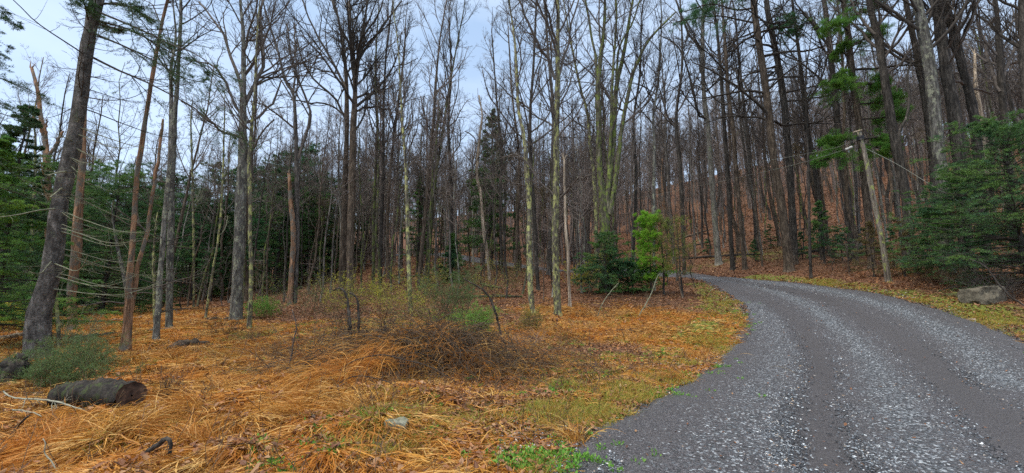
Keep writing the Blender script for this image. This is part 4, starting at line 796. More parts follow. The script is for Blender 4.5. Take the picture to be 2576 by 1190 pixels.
# dark spruces at the back left (their dead lower branches make the gloom there)
sp1 = E('spruce_tree', 'dark background evergreen standing in the gloom behind the left clearing', 'spruce', gpt(690, 760, 46), 15, 3.4, 'pinedark', 64, 10, 34, .12, .022, .34, el=(-.1, .15), shape='egg', group='dark evergreens behind the left clearing')
sp2 = E('spruce_tree', 'dark background evergreen standing in the gloom behind the left clearing', 'spruce', gpt(520, 765, 40), 13, 3.6, 'hemlock', 90, 9, 30, .11, .024, .04, el=(-.25, .05), shape='egg', group='dark evergreens behind the left clearing')
k_ = 0
for (u, Y_) in [(648, 44), (735, 50), (600, 52), (560, 47), (470, 44), (430, 50), (380, 42), (330, 46), (280, 38), (210, 42), (120, 40), (40, 36), (-40, 40), (800, 56), (670, 60), (500, 58), (360, 60), (240, 56), (100, 58), (840, 62), (450, 68), (580, 70), (720, 72), (300, 72), (150, 70), (-60, 60), (20, 52), (390, 33), (530, 36), (250, 31), (-90, 30), (60, 28), (180, 33), (340, 36), (600, 40), (690, 38), (630, 34), (770, 42), (410, 46), (270, 50), (0, 44), (160, 50), (560, 62), (820, 48), (890, 56), (940, 66), (-20, 26), (90, 31), (660, 52), (610, 60), (740, 44), (700, 56), (480, 38), (80, 44), (0, 62), (180, 64), (400, 62), (540, 44), (760, 64), (860, 50), (1000, 72), (1080, 76), (1330, 80), (1200, 70)]:
    k_ += 1; s_ = rng.uniform(.65, 1.1) if Y_ > 37 else rng.uniform(.35, .6)
    t = E('spruce_tree', 'dark background evergreen standing in the gloom behind the left clearing', 'spruce', gpt(u, 765, Y_), 1, 1, '', reuse=(sp1 if k_ % 2 else sp2), rz=rng.random() * 6, group='dark evergreens behind the left clearing'); t.scale = (s_ * rng.uniform(.9, 1.15), s_, s_ * rng.uniform(.75, 1.05))

# ================================================================ the forest behind
def proto(H, bk, tw, spread, seed, n1=16, n2=6, n3=5, n4=3, start=.42, twr=.010, k=6):
    NN = 12; z = np.linspace(-.3, H, NN); q = np.stack([np.cumsum(rng.standard_normal(NN) * .10), np.cumsum(rng.standard_normal(NN) * .10), z], 1); q[:2, :2] = 0
    rd = .15 * (H / 22) * np.linspace(1.1, .18, NN) ** .8 * rng.uniform(.75, 1.2)
    a = MB(); tubes(a, q[None], rd[None], k, .03); c_ = MB()
    A, ra = grow(q[None], rd[None], n1, start, .98, (22, 52), spread, 8, .11, .12, .5, .012, lmax=6); tubes(c_, A, ra, 4)
    B_, rb = grow(A, ra, n2, .15, .98, (25, 50), .55, 5, .05, .13, .6, twr); tubes(c_, B_, rb, 3)
    C_, rc = grow(B_, rb, n3, .15, 1, (25, 55), .55, 4, .04, .13, .7, twr * .7); tubes(c_, C_, rc, 3)
    if n4: D_, rr4 = grow(C_, rc, n4, .2, 1, (25, 55), .6, 2, .0, .1, .8, twr * .5); tubes(c_, D_, rr4, 3)
    D2, rD2 = grow(q[None], rd[None], 8, .1, start, (60, 95), .08, 4, 0, .12, .25, .008, lmax=1.6); tubes(c_, D2, rD2, 3)
    return a, c_, bk, tw
PR = []
for i, (H_, bk, tw, sp_) in enumerate([(23, 'dark', 'twig', .24), (20, 'brown', 'twig', .26), (25, 'grey', 'twig', .2), (18, 'brown', 'twigr', .3), (22, 'brown', 'twigr', .24), (16, 'moss', 'twig', .3), (24, 'dark', 'twig', .22), (12, 'grey', 'twigr', .3), (21, 'beech', 'twig', .25), (9, 'dark', 'twigo', .28)]):
    a, c_, bk, tw = proto(H_, bk, tw, sp_, i)
    PR.append((a.mesh('trunk', M[bk]), c_.mesh('crown', TW[tw]), bk, H_))
hero = np.array(HERO); placed = [tuple(x) for x in hero]; cells = {}
LAB = {'dark': 'dark', 'brown': 'brown', 'grey': 'grey', 'moss': 'mossy', 'beech': 'pale grey'}
cnt = 0; tries = 0
cand = []
while cnt < 300 and tries < 20000:
    tries += 1; y = 25 + 45 * rng.random() ** .8; u = rng.uniform(-120, 2700); x = (u - 1288) / F * y * 1.02
    if u < 1250 and y < 29: continue
    if abs(float(roadd(np.array([x]), np.array([y]))[0])) < 1.6 or inroad(np.array([x]), np.array([y]))[0]: continue
    md = 1.7 + y * .008
    if any((x - a) ** 2 + (y - b_) ** 2 < md * md for a, b_ in placed): continue
    placed.append((x, y)); cnt += 1
    k = rng.integers(len(PR)); 
    if u < 1250 and y < 45 and k in (0, 2): k = 9
    ma, mc, bk, H_ = PR[k]; s_ = rng.uniform(.75, 1.15) * (1.0 if u > 1500 else .85)
    zone = 'on the wooded hillside right of the road' if u > 1750 else ('on the leafy slope behind the centre' if u > 850 else 'in the woods behind the left clearing')
    wd = 'slim' if H_ * s_ < 17 else 'tall'
    t = thing('bare_tree', on(x, y), f'{wd} {LAB[bk]} bare tree {zone}', 'tree', f'{wd} {LAB[bk]} bare trees {zone}', rng.random() * 6.28)
    ln_ = rng.normal(0, .03, 2) + np.array([-.03 if u > 1700 else 0, 0]); t.rotation_euler = (ln_[1], ln_[0], t.rotation_euler[2]); t.scale = (s_ * rng.uniform(.8, 1.25),) * 2 + (s_,)
    o1 = link('trunk', ma, t); o2 = link('crown', mc, t)
# far woods: countless
fm = MB(); FT = []
for k in range(5):
    low = k >= 3; H_ = rng.uniform(7, 10) if low else rng.uniform(17, 24); NN = 9; z = np.linspace(-.5, H_, NN); q = np.stack([np.cumsum(rng.standard_normal(NN) * .15), np.cumsum(rng.standard_normal(NN) * .15), z], 1); q[:2, :2] = 0
    rd = .17 * np.linspace(1.1, .2, NN); a = MB(); tubes(a, q[None], rd[None], 4)
    A, ra = grow(q[None], rd[None] * (.5 if low else 1), 20 if low else 17, .03 if low else .3, .98, (22, 60), .34 if low else .25, 6, .11, .12, .5, .015, lmax=6); tubes(a, A, ra, 3)
    B_, rb = grow(A, ra, 7, .15, .98, (25, 50), .55, 4, .05, .13, .6, .017); ribbons(a, B_, rb)
    C_, rc = grow(B_, rb, 6, .15, 1, (25, 55), .6, 3, .04, .13, .7, .014); ribbons(a, C_, rc)
    FT.append((np.vstack(a.v), np.vstack(a.q)))
nf = 0; tries = 0
while nf < 2300 and tries < 15000:
    tries += 1; y = 47 + 150 * rng.random() ** 1.25; u = rng.uniform(-300, 2880); y += 22 * (u > 1500); x = (u - 1288) / F * y
    if inroad(np.array([x]), np.array([y]))[0]: continue
    V, Q = FT[rng.integers(5)]; an = rng.random() * 6.28; s_ = rng.uniform(.7, 1.1) * (.8 if u < 900 else 1); c__, s__ = math.cos(an), math.sin(an)
    W_ = np.stack([V[:, 0] * c__ - V[:, 1] * s__, V[:, 0] * s__ + V[:, 1] * c__, V[:, 2]], 1) * s_ + np.array(on(x, y)); fm.quads(W_, Q); nf += 1
tag(link('distant_woods', fm.mesh('distant_woods', TW['twigr'], True)), kind='stuff', label='far off mass of grey-brown bare woods on the ridge', cat='woods')
# slender pole-like young trees
YT = []
for k in range(5):
    H_ = rng.uniform(11, 16); NN = 12; z = np.linspace(-.2, H_, NN); q = np.stack([np.cumsum(rng.standard_normal(NN) * .10), np.cumsum(rng.standard_normal(NN) * .10), z], 1); q[0, :2] = 0
    rd = .062 * np.linspace(1.1, .2, NN); a = MB(); tubes(a, q[None], rd[None], 6, .03); c_ = MB()
    A, ra = grow(q[None], rd[None], 20, .45, .98, (28, 60), .17, 7, .08, .12, .5, .008, lmax=3); tubes(c_, A, ra, 4)
    B_, rb = grow(A, ra, 7, .15, .98, (25, 55), .5, 5, .04, .12, .6, .007); tubes(c_, B_, rb, 3); C_, rc = grow(B_, rb, 5, .2, 1, (25, 55), .55, 3, .03, .12, .6, .0055); ribbons(c_, C_, rc)
    YT.append((a.mesh('trunk', M[['dark', 'brown', 'moss', 'grey', 'mottle'][k]]), c_.mesh('crown', TW[['twig', 'twig', 'twig', 'twigr', 'twigr'][k]])))
ns = 0; tries = 0
while ns < 225 and tries < 9000:
    tries += 1; y = 24 + 40 * rng.random(); u = rng.uniform(150, 2600) if rng.random() < .45 else rng.uniform(560, 1560); x = (u - 1288) / F * y
    if abs(float(roadd(np.array([x]), np.array([y]))[0])) < 1.2 or inroad(np.array([x]), np.array([y]))[0]: continue
    if any((x - a) ** 2 + (y - b_) ** 2 < 1.4 for a, b_ in placed): continue
    placed.append((x, y)); k = rng.integers(5); ns += 1; cn = ['dark', 'brown', 'mossy', 'grey', 'lichened'][k]
    zone = 'on the far side of the road' if u > 1760 else ('on the slope behind the centre' if u > 850 else 'behind the left clearing')
    t = thing('young_tree', on(x, y), f'slender pole-like {cn} young tree {zone}', 'young tree', f'slender {cn} young trees {zone}', rng.random() * 6.28)
    s_ = rng.uniform(.75, 1.25); t.scale = (s_, s_, s_ * rng.uniform(.85, 1.1)); ln_ = rng.normal(0, .04, 2); t.rotation_euler = (ln_[0], ln_[1], t.rotation_euler[2]); link('trunk', YT[k][0], t); link('crown', YT[k][1], t)
# saplings and understory
SAP = []
for k in range(4):
    H_ = rng.uniform(3.5, 6); NN = 9; z = np.linspace(-.1, H_, NN); q = np.stack([np.cumsum(rng.standard_normal(NN) * .08), np.cumsum(rng.standard_normal(NN) * .08), z], 1); q[0, :2] = 0
    rd = .028 * np.linspace(1.1, .2, NN); a = MB(); tubes(a, q[None], rd[None], 5); c_ = MB()
    A, ra = grow(q[None], rd[None], 18, .15, .98, (35, 65), .24, 6, .06, .12, .5, .005); tubes(c_, A, ra, 3)
    B_, rb = grow(A, ra, 6, .2, 1, (25, 55), .5, 4, .03, .12, .6, .004); tubes(c_, B_, rb, 3); C_, rc = grow(B_, rb, 4, .2, 1, (25, 55), .5, 3, .03, .12, .6, .003); ribbons(c_, C_, rc)
    SAP.append((a.mesh('trunk', M[['brown', 'dark', 'grey', 'brown'][k]]), c_.mesh('crown', TW[['twigb', 'twigd', 'twig', 'twigr'][k]])))
ns = 0; tries = 0
while ns < 70 and tries < 6000:
    tries += 1; y = 21 + 34 * rng.random(); u = rng.uniform(380, 2560); x = (u - 1288) / F * y
    if abs(float(roadd(np.array([x]), np.array([y]))[0])) < 1.0 or inroad(np.array([x]), np.array([y]))[0]: continue
    if any((x - a) ** 2 + (y - b_) ** 2 < 1.2 for a, b_ in placed): continue
    placed.append((x, y)); k = rng.integers(4); ns += 1
    zone = 'on the far side of the road' if u > 1760 else ('on the slope behind the centre' if u > 850 else 'behind the left clearing')
    t = thing('sapling', on(x, y), f'thin twiggy {["brown", "dark", "grey", "reddish"][k]} understory sapling {zone}', 'sapling', f'{["brown", "dark", "grey", "reddish"][k]} understory saplings {zone}', rng.random() * 6.28)
    t.scale = (rng.uniform(.6, 1.25),) * 3; link('trunk', SAP[k][0], t); link('crown', SAP[k][1], t)

# ================================================================ shrubs, brush and brambles
def shrub(name, label, loc, H, W, nst=14, tw='twig', leaf=None, per=6, ln=.03, wd=.015, n2=7, n3=4, arch=-.06, r0=.006, cat='shrub', group=None, leafw=1, lean=.0, side=.8):
    t = thing(name, loc, label, cat, group); p0 = rng.standard_normal((nst, 3)) * np.array([W * .14, W * .14, 0])
    p0[:, 2] = [h(loc[0] + a[0], loc[1] + a[1]) - loc[2] - .04 for a in p0]
    d = rng.standard_normal((nst, 3)) * np.array([W / H * .32, W / H * .32, 0]) + np.array([lean, 0, 1]); A = paths(p0, d, H * rng.uniform(.65, 1.2, nst), 10, arch, .08)
    ra = np.linspace(1.2, .4, 10)[None] * np.full((nst, 1), r0); mb = MB(); tubes(mb, A, ra, 4)
    B_, rb = grow(A, ra, n2, .15, 1, (25, 60), .45, 6, arch * .5, .12, .6, r0 * .5); tubes(mb, B_, rb, 3); C_, rc = grow(B_, rb, n3, .15, 1, (25, 60), .55, 4, 0, .14, .7, r0 * .35); tubes(mb, C_, rc, 3)
    link('stems', mb.mesh('stems', TW[tw]), t)
    if leaf:
        lf = MB(); leafs(lf, C_, per, ln, wd, side, .1, .2, .05, .012); leafs(lf, B_, per, ln, wd, side, .1, .2, .2, .012); link('foliage', lf.mesh('foliage', LF[leaf], False), t)
    return t
SH = shrub
SH('shrub', 'low dense green bush at the foot of the leaning spruce', gpt(165, 985, None), .8, 1.3, 46, 'twigo', 'shrubg', 12, .028, .007, r0=.004)
SH('shrub', 'green feathery bush spreading right of the leaning spruce, above the sawn log', gpt(215, 935), .85, 1.2, 38, 'twigo', 'shrubg', 10, .028, .007, r0=.004)
SH('shrub', 'dark green bush at the left edge below the leaning spruce', gpt(60, 985), .8, 1.2, 40, 'twigo', 'shrubg', 12, .028, .007, r0=.004)
SH('shrub', 'yellowish leafy bush at the far left edge', gpt(25, 835), 1.3, 1.5, 24, 'twigo', 'yellow', 5, .04, .018)
SH('shrub', 'wispy green shrub right of the leaning spruce, behind its feathery bush', gpt(190, 880), 1.3, 1.3, 16, 'twigl', 'shrubg', 4, .03, .009)
SH('shrub', 'large rounded grey-green shrub before the pair of leaning trunks', gpt(1128, 800), 2.4, 3.0, 40, 'twigo', 'shrubg', 14, .045, .013, r0=.008)
SH('shrub', 'airy shrub with yellow-green buds below the slim dark trunks', gpt(985, 795), 2.2, 3.0, 20, 'twigo', 'yellow', 4, .045, .022)
SH('shrub', 'airy shrub with yellow buds directly behind the brush heap', gpt(905, 790), 2.3, 2.6, 16, 'twigo', 'yellow', 3, .045, .022)
SH('shrub', 'small budding shrub between the large grey-green shrub and peeling tree', gpt(1040, 805), 1.6, 1.8, 14, 'twigo', 'yellow', 3, .045, .022)
SH('shrub', 'budding shrub with thin arching twigs by the orange-brown snag', gpt(700, 790), 2.4, 2.6, 12, 'twig', 'yellow', 1, .035, .016)
for k, (u, v) in enumerate([(1230, 760), (1180, 720), (1290, 735), (1080, 740), (820, 775), (940, 745), (1000, 715), (770, 800), (1250, 700), (860, 800), (1340, 720), (1120, 700)]):
    SH('shrub', 'airy budding undershrub scattered over the leafy slope behind the clearing', gpt(u, v), rng.uniform(1.2, 2.4), rng.uniform(1.6, 2.8), 14, 'twigo', ['yellow', 'shrubg', 'olive'][k % 3], 2 + k % 2, .05, .018, group='airy undershrubs on the middle slope')
for k, (u, v) in enumerate([(1900, 660), (2020, 655), (2120, 660), (2250, 672), (2060, 640), (2180, 645), (1940, 625), (2320, 690), (1780, 640)]):
    E('hemlock_sapling', 'thin low dark evergreen seedling growing on the bank across the road', 'hemlock', gpt(u, v), rng.uniform(1.3, 2.6), rng.uniform(.7, 1.2), 'hemlock', 24, 6, 8, .07, .02, .1, group='low evergreen seedlings across the road')
SH('shrub', 'bright yellow-green bush left of the dark hemlock bush', gpt(1475, 735), 2.2, 2.0, 22, 'twigo', 'yellow', 6, .06, .028)
SH('shrub', 'small bright green bush right of the slim yellow-lichened trunk', gpt(660, 800), 1.1, 1.3, 30, 'twigo', 'weed', 8, .05, .012)
SH('shrub', 'fine-stemmed green broom-like bush behind the orange bramble', gpt(1195, 852), 1.1, 1.7, 60, 'twigo', 'weed', 8, .06, .006, arch=-.02)
SH('shrub', 'small fine green bush near the foot of the green-lichened trunk', gpt(1335, 838), .9, .9, 28, 'twigo', 'grassg', 7, .05, .006, arch=-.02)
SH('shrub', 'small dry twiggy plant standing alone in the orange grass', gpt(413, 1035), .62, .30, 12, 'twigd', None, r0=.003, arch=.02)
for k, (u, v, H_, W_, tw_) in enumerate([(700, 905, .95, 1.6, 'twigb'), (790, 880, 1.2, 1.8, 'twig'), (640, 862, .9, 1.5, 'twigb'), (1370, 905, .75, 1.4, 'twigb'), (1300, 880, .9, 1.6, 'twigr'), (1430, 860, .7, 1.5, 'twigb'), (1260, 930, .8, 1.5, 'twigb'), (850, 850, 1.3, 1.6, 'twigd'), (1520, 800, .9, 2.0, 'twigb'), (1330, 855, .8, 1.7, 'twigb'), (1440, 925, .5, 1.2, 'twigb'), (1650, 775, .8, 2.2, 'twigb'), (560, 850, .9, 1.2, 'twigd')]):
    SH('bramble', ['bare brown bramble left of the brush heap', 'bare grey bramble touching the left shoulder of the brush heap', 'thin bare bramble in grass near the slim lichened trunk', 'brown bramble in orange grass right of the brush heap', 'reddish twiggy bramble behind the right end of the brush heap',
        'low brown bramble at the foot of the central mottled tree', 'brown bramble leaning on the right end of the brush heap', 'dark bramble beneath the arching dead vine', 'thin bramble by the dark hemlock bush', 'brown bramble below the green-lichened trunk', 'low bramble in the leaf litter, in front of the central tree',
        'thin brown bramble below the two thin pines', 'dark twiggy bramble at the foot of the big grey trunk'][k], gpt(u, v), H_, W_, 22, tw_, None, r0=.0045, n2=7, n3=4, arch=-.10, cat='bramble')
SH('bramble', 'dark leafless bush behind the mossy boulder', gpt(2510, 745, 14.8), 1.7, 2.6, 26, 'twig', None, r0=.006, n2=8, n3=5, arch=-.06, cat='bramble')
for k in range(5): SH('bramble', 'bare grey undergrowth bush along the bank across the road', gpt([2040, 2130, 2330, 2400, 1960][k], [688, 695, 712, 728, 672][k]), 1.5, 2.2, 16, 'twigb', None, r0=.006, n2=7, n3=4, arch=-.03, cat='bramble', group='bare bushes on the far road bank')

# the tangled heap of brush (uncountable stems)
gc = G(985, 945); cx, cy = gc[0], gc[1] + .35
def dome(x, y): return (.3 + 1.3 * fbm(x + 3, y, 1.1, 3)) * .95 * np.exp(-(((x - cx) / 2.0) ** 2 + ((y - cy) / 1.0) ** 2) ** 1.3) + .5 * np.exp(-(((x - cx - 2.2) / 1.2) ** 2 + ((y - cy - .3) / .8) ** 2))
mb = MB(); n = 2700; x = cx + .6 + rng.standard_normal(n) * 1.75; y = cy + rng.standard_normal(n) * .55; hh = dome(x, y)
p0 = np.stack([x, y, hz_(x, y) + hh * rng.random(n) ** .7], 1); d = rng.standard_normal((n, 3)) * np.array([1.3, .8, .5]) + np.array([0, 0, .45])
A = paths(p0, d, rng.uniform(.35, 1.5, n), 9, -.17, .14); g_ = hz_(A[..., 0].ravel(), A[..., 1].ravel()).reshape(A.shape[:2]); A[..., 2] = np.maximum(A[..., 2], g_ + .02)
tubes(mb, A, (rng.uniform(.0022, .0065, n))[:, None] * np.linspace(1.1, .5, 9)[None], 4)
B_, rb = grow(A[:700], np.full((700, 9), .004), 3, .2, 1, (30, 70), .4, 5, -.05, .15, .6, .0022); tubes(mb, B_, rb, 3)
tag(link('brush_tangle', mb.mesh('brush_tangle', TW['twigk'])), kind='stuff', label='tangled heap of bare arching stems in the middle of the clearing', cat='brush')
mb = MB(); n = 520; x = cx + .4 + rng.standard_normal(n) * .9; y = cy + .15 + rng.standard_normal(n) * .4; p0 = np.stack([x, y, hz_(x, y) + dome(x, y) * rng.random(n)], 1)  # thicker sticks in a darker colour around the core of the heap
A = paths(p0, rng.standard_normal((n, 3)), rng.uniform(.3, .9, n), 7, -.1, .25); g_ = hz_(A[..., 0].ravel(), A[..., 1].ravel()).reshape(A.shape[:2]); A[..., 2] = np.maximum(A[..., 2], g_ + .02)
tubes(mb, A, rng.uniform(.005, .012, n)[:, None] * np.linspace(1.1, .5, 7)[None], 5)
tag(link('dark_brush', mb.mesh('dark_brush', TW['twigd'])), kind='stuff', label='darker sticks piled at the core of the brush tangle', cat='brush')
# straw draped over the heap and tussocks around it
mb = MB()
def drape(x, y, z, ln, hd, lean, wd=.006, spread=.3, droop=1.1):
    n = len(x); p = np.stack([x, y, z], 1); pts = [p]; el = R(90) - lean; hd = hd + rng.standard_normal(n) * spread
    for i in range(1, 6):
        el = np.maximum(el - droop * (.3 + .5 * rng.random(n)) * .45, -1.25); hd = hd + rng.standard_normal(n) * .1
        p = p + (ln / 5)[:, None] * np.stack([np.cos(el) * np.cos(hd), np.cos(el) * np.sin(hd), np.sin(el)], 1); p[:, 2] = np.maximum(p[:, 2], hz_(p[:, 0], p[:, 1]) + .01); pts.append(p.copy())
    Pt = np.stack(pts, 1); T_ = nrm(np.gradient(Pt, axis=1)); sd = nrm(np.cross(T_, nrm(rng.standard_normal((n, 1, 3)))))
    ww = wd * np.array([.8, 1, 1, .9, .6, .2])[None, :, None] * rng.uniform(.6, 1.3, (n, 1, 1)); V = np.stack([Pt - sd * ww / 2, Pt + sd * ww / 2], 2); i = np.arange(5) * 2
    Q = np.stack([i, i + 1, i + 3, i + 2], 1); mb.quads(V, (Q[None] + (np.arange(n) * 12)[:, None, None]).reshape(-1, 4))
gA = G(800, 1000); n = 900; s_ = rng.random(n); x = gA[0] - .1 + s_ * 1.0 + rng.standard_normal(n) * .26; y = gA[1] + .1 + s_ * 1.1 + rng.standard_normal(n) * .22
drape(x, y, hz_(x, y) + .1 + .72 * s_ * rng.random(n) ** .5, rng.uniform(.4, 1.0, n), np.full(n, 3.7), R(40) + R(45) * rng.random(n), .006, .75)
n = 3200; x = cx + .7 + rng.standard_normal(n) * 2.0; y = cy - .15 + rng.standard_normal(n) * .5; drape(x, y, hz_(x, y) + dome(x, y) * rng.random(n), rng.uniform(.3, .9, n), np.where(rng.random(n) < .5, -1.2, 3.6), R(20) + R(70) * rng.random(n), .005, .8)
for bx_, by_ in HERO:
    if by_ < 27 and inroad(np.array([bx_]), np.array([by_]))[0] == False:
        m_ = 70; an = rng.random(m_) * 6.28; x = bx_ + np.cos(an) * rng.uniform(.15, .5, m_); y = by_ + np.sin(an) * rng.uniform(.15, .5, m_)
        drape(x, y, hz_(x, y), rng.uniform(.12, .4, m_), an, R(15) + R(45) * rng.random(m_), .008, .9, 1.0)
for (u, v, w_, m_) in [(1300, 880, .8, 900), (1230, 870, .6, 600), (1380, 850, .8, 700), (1330, 920, .6, 500), (560, 990, .3, 260), (550, 985, .2, 200), (480, 1050, .2, 200), (330, 1110, .2, 220), (500, 1130, .25, 250), (670, 960, .35, 300), (260, 1120, .25, 250), (620, 900, .5, 400), (750, 1050, .35, 300), (100, 1120, .4, 350), (900, 1060, .4, 300), (430, 905, .5, 400), (1600, 860, .5, 200), (1750, 900, .5, 200), (1450, 1120, .12, 120), (1710, 960, .2, 120)]:
    g = G(u, v); x = g[0] + rng.standard_normal(m_) * w_ * .5; y = g[1] + rng.standard_normal(m_) * w_ * .4
    drape(x, y, hz_(x, y), rng.uniform(.25, .65, m_), np.full(m_, rng.random() * 6.28), R(5) + R(35) * rng.random(m_), .006, .9, 1.2)
tag(link('straw_tussocks', mb.mesh('straw_tussocks', LF['straw'], False)), kind='stuff', label='taller straw tussocks arching over and around the brush tangle', cat='grass')

# ================================================================ sticks, logs and stones
def stick(name, label, pts, Y=None, bk='dark', cat='branch', side=0, k=7, lift=0., tw=None, caps=True, dY=None, group=None):
    if Y is None:
        a = [G(u, v) for u, v, _ in pts]; p = np.array([[q_[0], q_[1], hm(q_[0], q_[1])] for q_ in a]); r = np.array([w_ / 2 * pix(q_)[2] / F for (_, _, w_), q_ in zip(pts, p)]); p[:, 2] += r * .7 + lift
    else:
        p = np.array([P(u, v, Y + (dY or 0) * i / (len(pts) - 1)) for i, (u, v, _) in enumerate(pts)]); r = np.array([w_ / 2 * Y / F for _, _, w_ in pts])
    n = 4 + 3 * len(pts); q, rd = seglen_resample(p, r, n); q[1:-1] += rng.standard_normal((n - 2, 3)) * rd[1:-1, None] * .25
    o = q.mean(0); mb = MB(); tubes(mb, q[None] - o, rd[None] * (1 + .08 * rng.standard_normal((1, n))), k, .05)
    if side:
        A, ra = grow(q[None], rd[None], side, .15, .95, (30, 65), .22, 5, .03, .15, .45, .002); tubes(mb, A - o, ra, 4); B_, rb = grow(A, ra, 3, .2, 1, (25, 55), .5, 4, .0, .12, .5, .002); tubes(mb, B_ - o, rb, 3)
    return tag(link(name, mb.mesh(name, (TW[tw] if tw else M[bk])), None, o), label, cat, group)
# the sawn log
a = G(322, 1066); a = np.array([a[0], a[1], hm(a[0], a[1]) + .14]); b_ = np.array([a[0] - 1.7, a[1] + .75, hm(a[0] - 1.7, a[1] + .75) + .15]); q, rd = seglen_resample([b_, (a + b_) / 2 + np.array([0, 0, .03]), a], [.15, .175, .165], 22)
t = thing('sawn_log', (a + b_) / 2 - np.array([0, 0, .18]), 'thick dark wet log with a sawn end lying below the leaning spruce', 'log'); o = np.array(t.location)
mb = MB(); tubes(mb, q[None] - o, rd[None] * (1 + .05 * rng.standard_normal((1, 22))), 20, .10, cap=False); link('bark', mb.mesh('bark', bark('wet_log_bark', (.035, .03, .026), (.10, .085, .07), (.09, .12, .04), .52)), t)
em, bb, N, L = mat('dark_end_grain'); v = mapped(N, L, (1, 1, 1)); wv = N('ShaderNodeTexNoise'); wv.inputs['Scale'].default_value = 14; L(v, wv.inputs['Vector']); L(ramp(N, L, wv.outputs[0], [(.35, (.03, .018, .014)), (.6, (.09, .055, .038)), (.75, (.19, .12, .08))]), bb.inputs['Base Color']); bump(N, L, bb, wv.outputs[0], .6, .02)
dn = nrm(a - b_); s1 = nrm(np.cross(dn, [0, 0, 1.])); s2 = np.cross(s1, dn); th = np.arange(24) * 2 * np.pi / 24; mb = MB(); rings = [.166, .13, .09, .045, .012]
V = np.array([[a - o + dn * (.004 - .012 * (j % 2)) + (np.cos(t_) * s1 + np.sin(t_) * s2) * rr2 * (1 + .03 * math.sin(t_ * 3)) for t_ in th] for j, rr2 in enumerate(rings)]); i = np.arange(24)
mb.quads(V, np.vstack([np.stack([j * 24 + i, j * 24 + (i + 1) % 24, (j + 1) * 24 + (i + 1) % 24, (j + 1) * 24 + i], 1) for j in range(4)])); link('cut_end', mb.mesh('cut_end', em), t)
# rotten stump behind the log
stick('rotten_stump', 'dark rotten stump half hidden in the bush left of the leaning spruce', [(42, 985, 60), (40, 955, 54), (38, 925, 46), (42, 905, 30)], 7.2, 'dark', 'stump', k=12)
stick('fallen_branch', 'whitish lichened branch lying across the left end of the sawn log', [(8, 984, 3), (30, 1000, 3.6), (70, 1003, 4), (110, 1006, 4), (150, 1012, 4.2), (185, 1024, 3.6), (228, 1036, 2)], 5.35, tw='twigp', side=8)
stick('fallen_branch', 'thin pale branch below the whitish lichened one at the left edge', [(30, 1030, 3), (60, 1034, 4), (90, 1040, 3), (105, 1048, 2)], 5.3, tw='twigp')
stick('fallen_branch', 'dark curved broken stick at the lower left edge', [(20, 1110, 6), (38, 1080, 6), (60, 1055, 5), (76, 1045, 3)], 4.9, tw='twigd', side=2)
stick('pale_stick', 'thin white bent stick standing in the grass in the lower left corner', [(146, 1188, 2.6), (128, 1160, 2.8), (112, 1140, 2.6), (114, 1115, 2.4), (108, 1104, 1.6)], 4.15, tw='twigp')
stick('fallen_branch', 'black forked branch bent over in the lower left grass', [(300, 1195, 8), (335, 1165, 10), (372, 1135, 11), (408, 1112, 12), (424, 1104, 11), (430, 1120, 9), (427, 1146, 7)], 4.1, 'dark', side=4)
stick('broken_stick', 'split stick with bright orange broken tip in front of the brush heap', [(795, 1128, 9), (820, 1112, 9), (845, 1103, 8), (862, 1097, 6)], None, 'snag', lift=.03)
stick('fallen_branch', 'dark bowed branch lying below the pale rock', [(878, 1112, 5), (910, 1130, 6), (960, 1146, 7), (1010, 1150, 6), (1050, 1135, 4)], None, 'dark', lift=.03, side=3)
stick('fallen_branch', 'dark stick lying just above the pale rock', [(965, 1070, 5), (1000, 1066, 7), (1045, 1068, 5)], None, 'dark', lift=.03)
stick('fallen_branch', 'slender black branch arching up out of the right of the brush', [(1262, 858, 6), (1256, 820, 6), (1240, 770, 6), (1222, 735, 5), (1195, 718, 4), (1165, 700, 3)], 14, 'dark', side=4)
stick('dead_vine', 'arching dead stem rising from the brush heap with a drooping tip', [(884, 878, 9), (882, 840, 9), (878, 800, 8), (875, 765, 7), (868, 735, 6), (852, 725, 5), (840, 730, 3)], 9.3, 'dark', side=9, dY=.3)
stick('dead_vine', 'second dead stem of the brush heap, right of the arching one, leaning', [(898, 880, 7), (902, 830, 7), (903, 790, 6), (897, 750, 5), (880, 736, 4)], 9.5, 'dark', side=8)
stick('dead_vine', 'short black stub sticking up from the right half of the brush heap', [(938, 895, 10), (950, 860, 9), (965, 835, 8), (970, 818, 5)], 8.9, 'dark', side=3)
stick('fallen_branch', 'grey bowed branch across the front of the brush heap', [(830, 990, 2), (860, 960, 2.4), (900, 946, 2.6), (950, 953, 2.4), (1000, 972, 2), (1035, 1003, 1.4)], 6.9, tw='twigd', side=9)
stick('fallen_branch', 'long grey branch lying over the top of the brush heap', [(850, 932, 2), (900, 904, 2.6), (960, 893, 2.8), (1020, 906, 2.6), (1080, 922, 2), (1150, 962, 1.4)], 7.4, tw='twigd', side=10)
stick('fallen_branch', 'branch curving out of the left brush into the grass', [(740, 960, 2.4), (765, 920, 2.6), (800, 893, 2.4), (850, 875, 2), (905, 882, 1.4)], 8, tw='twigd', side=6)
stick('dead_sapling', 'small upright dead sapling left of the brush heap with forked twigs', [(715, 950, 4), (730, 910, 3.6), (738, 860, 3), (746, 820, 2.6), (735, 780, 2)], 9, tw='twig', side=10, cat='sapling')
stick('bent_pole_branch', 'pale leaning dead branch in front of the two thin pines', [(1600, 805, 2), (1622, 770, 2.6), (1640, 735, 2.4), (1652, 700, 2), (1660, 688, 1.4)], 17.5, tw='twigl', side=5)
stick('bent_pole_branch', 'pale thin branch leaning right below the dark hemlock bush', [(1502, 800, 2), (1515, 765, 2.4), (1535, 735, 2.2), (1556, 712, 1.6)], 18, tw='twigl', side=4)
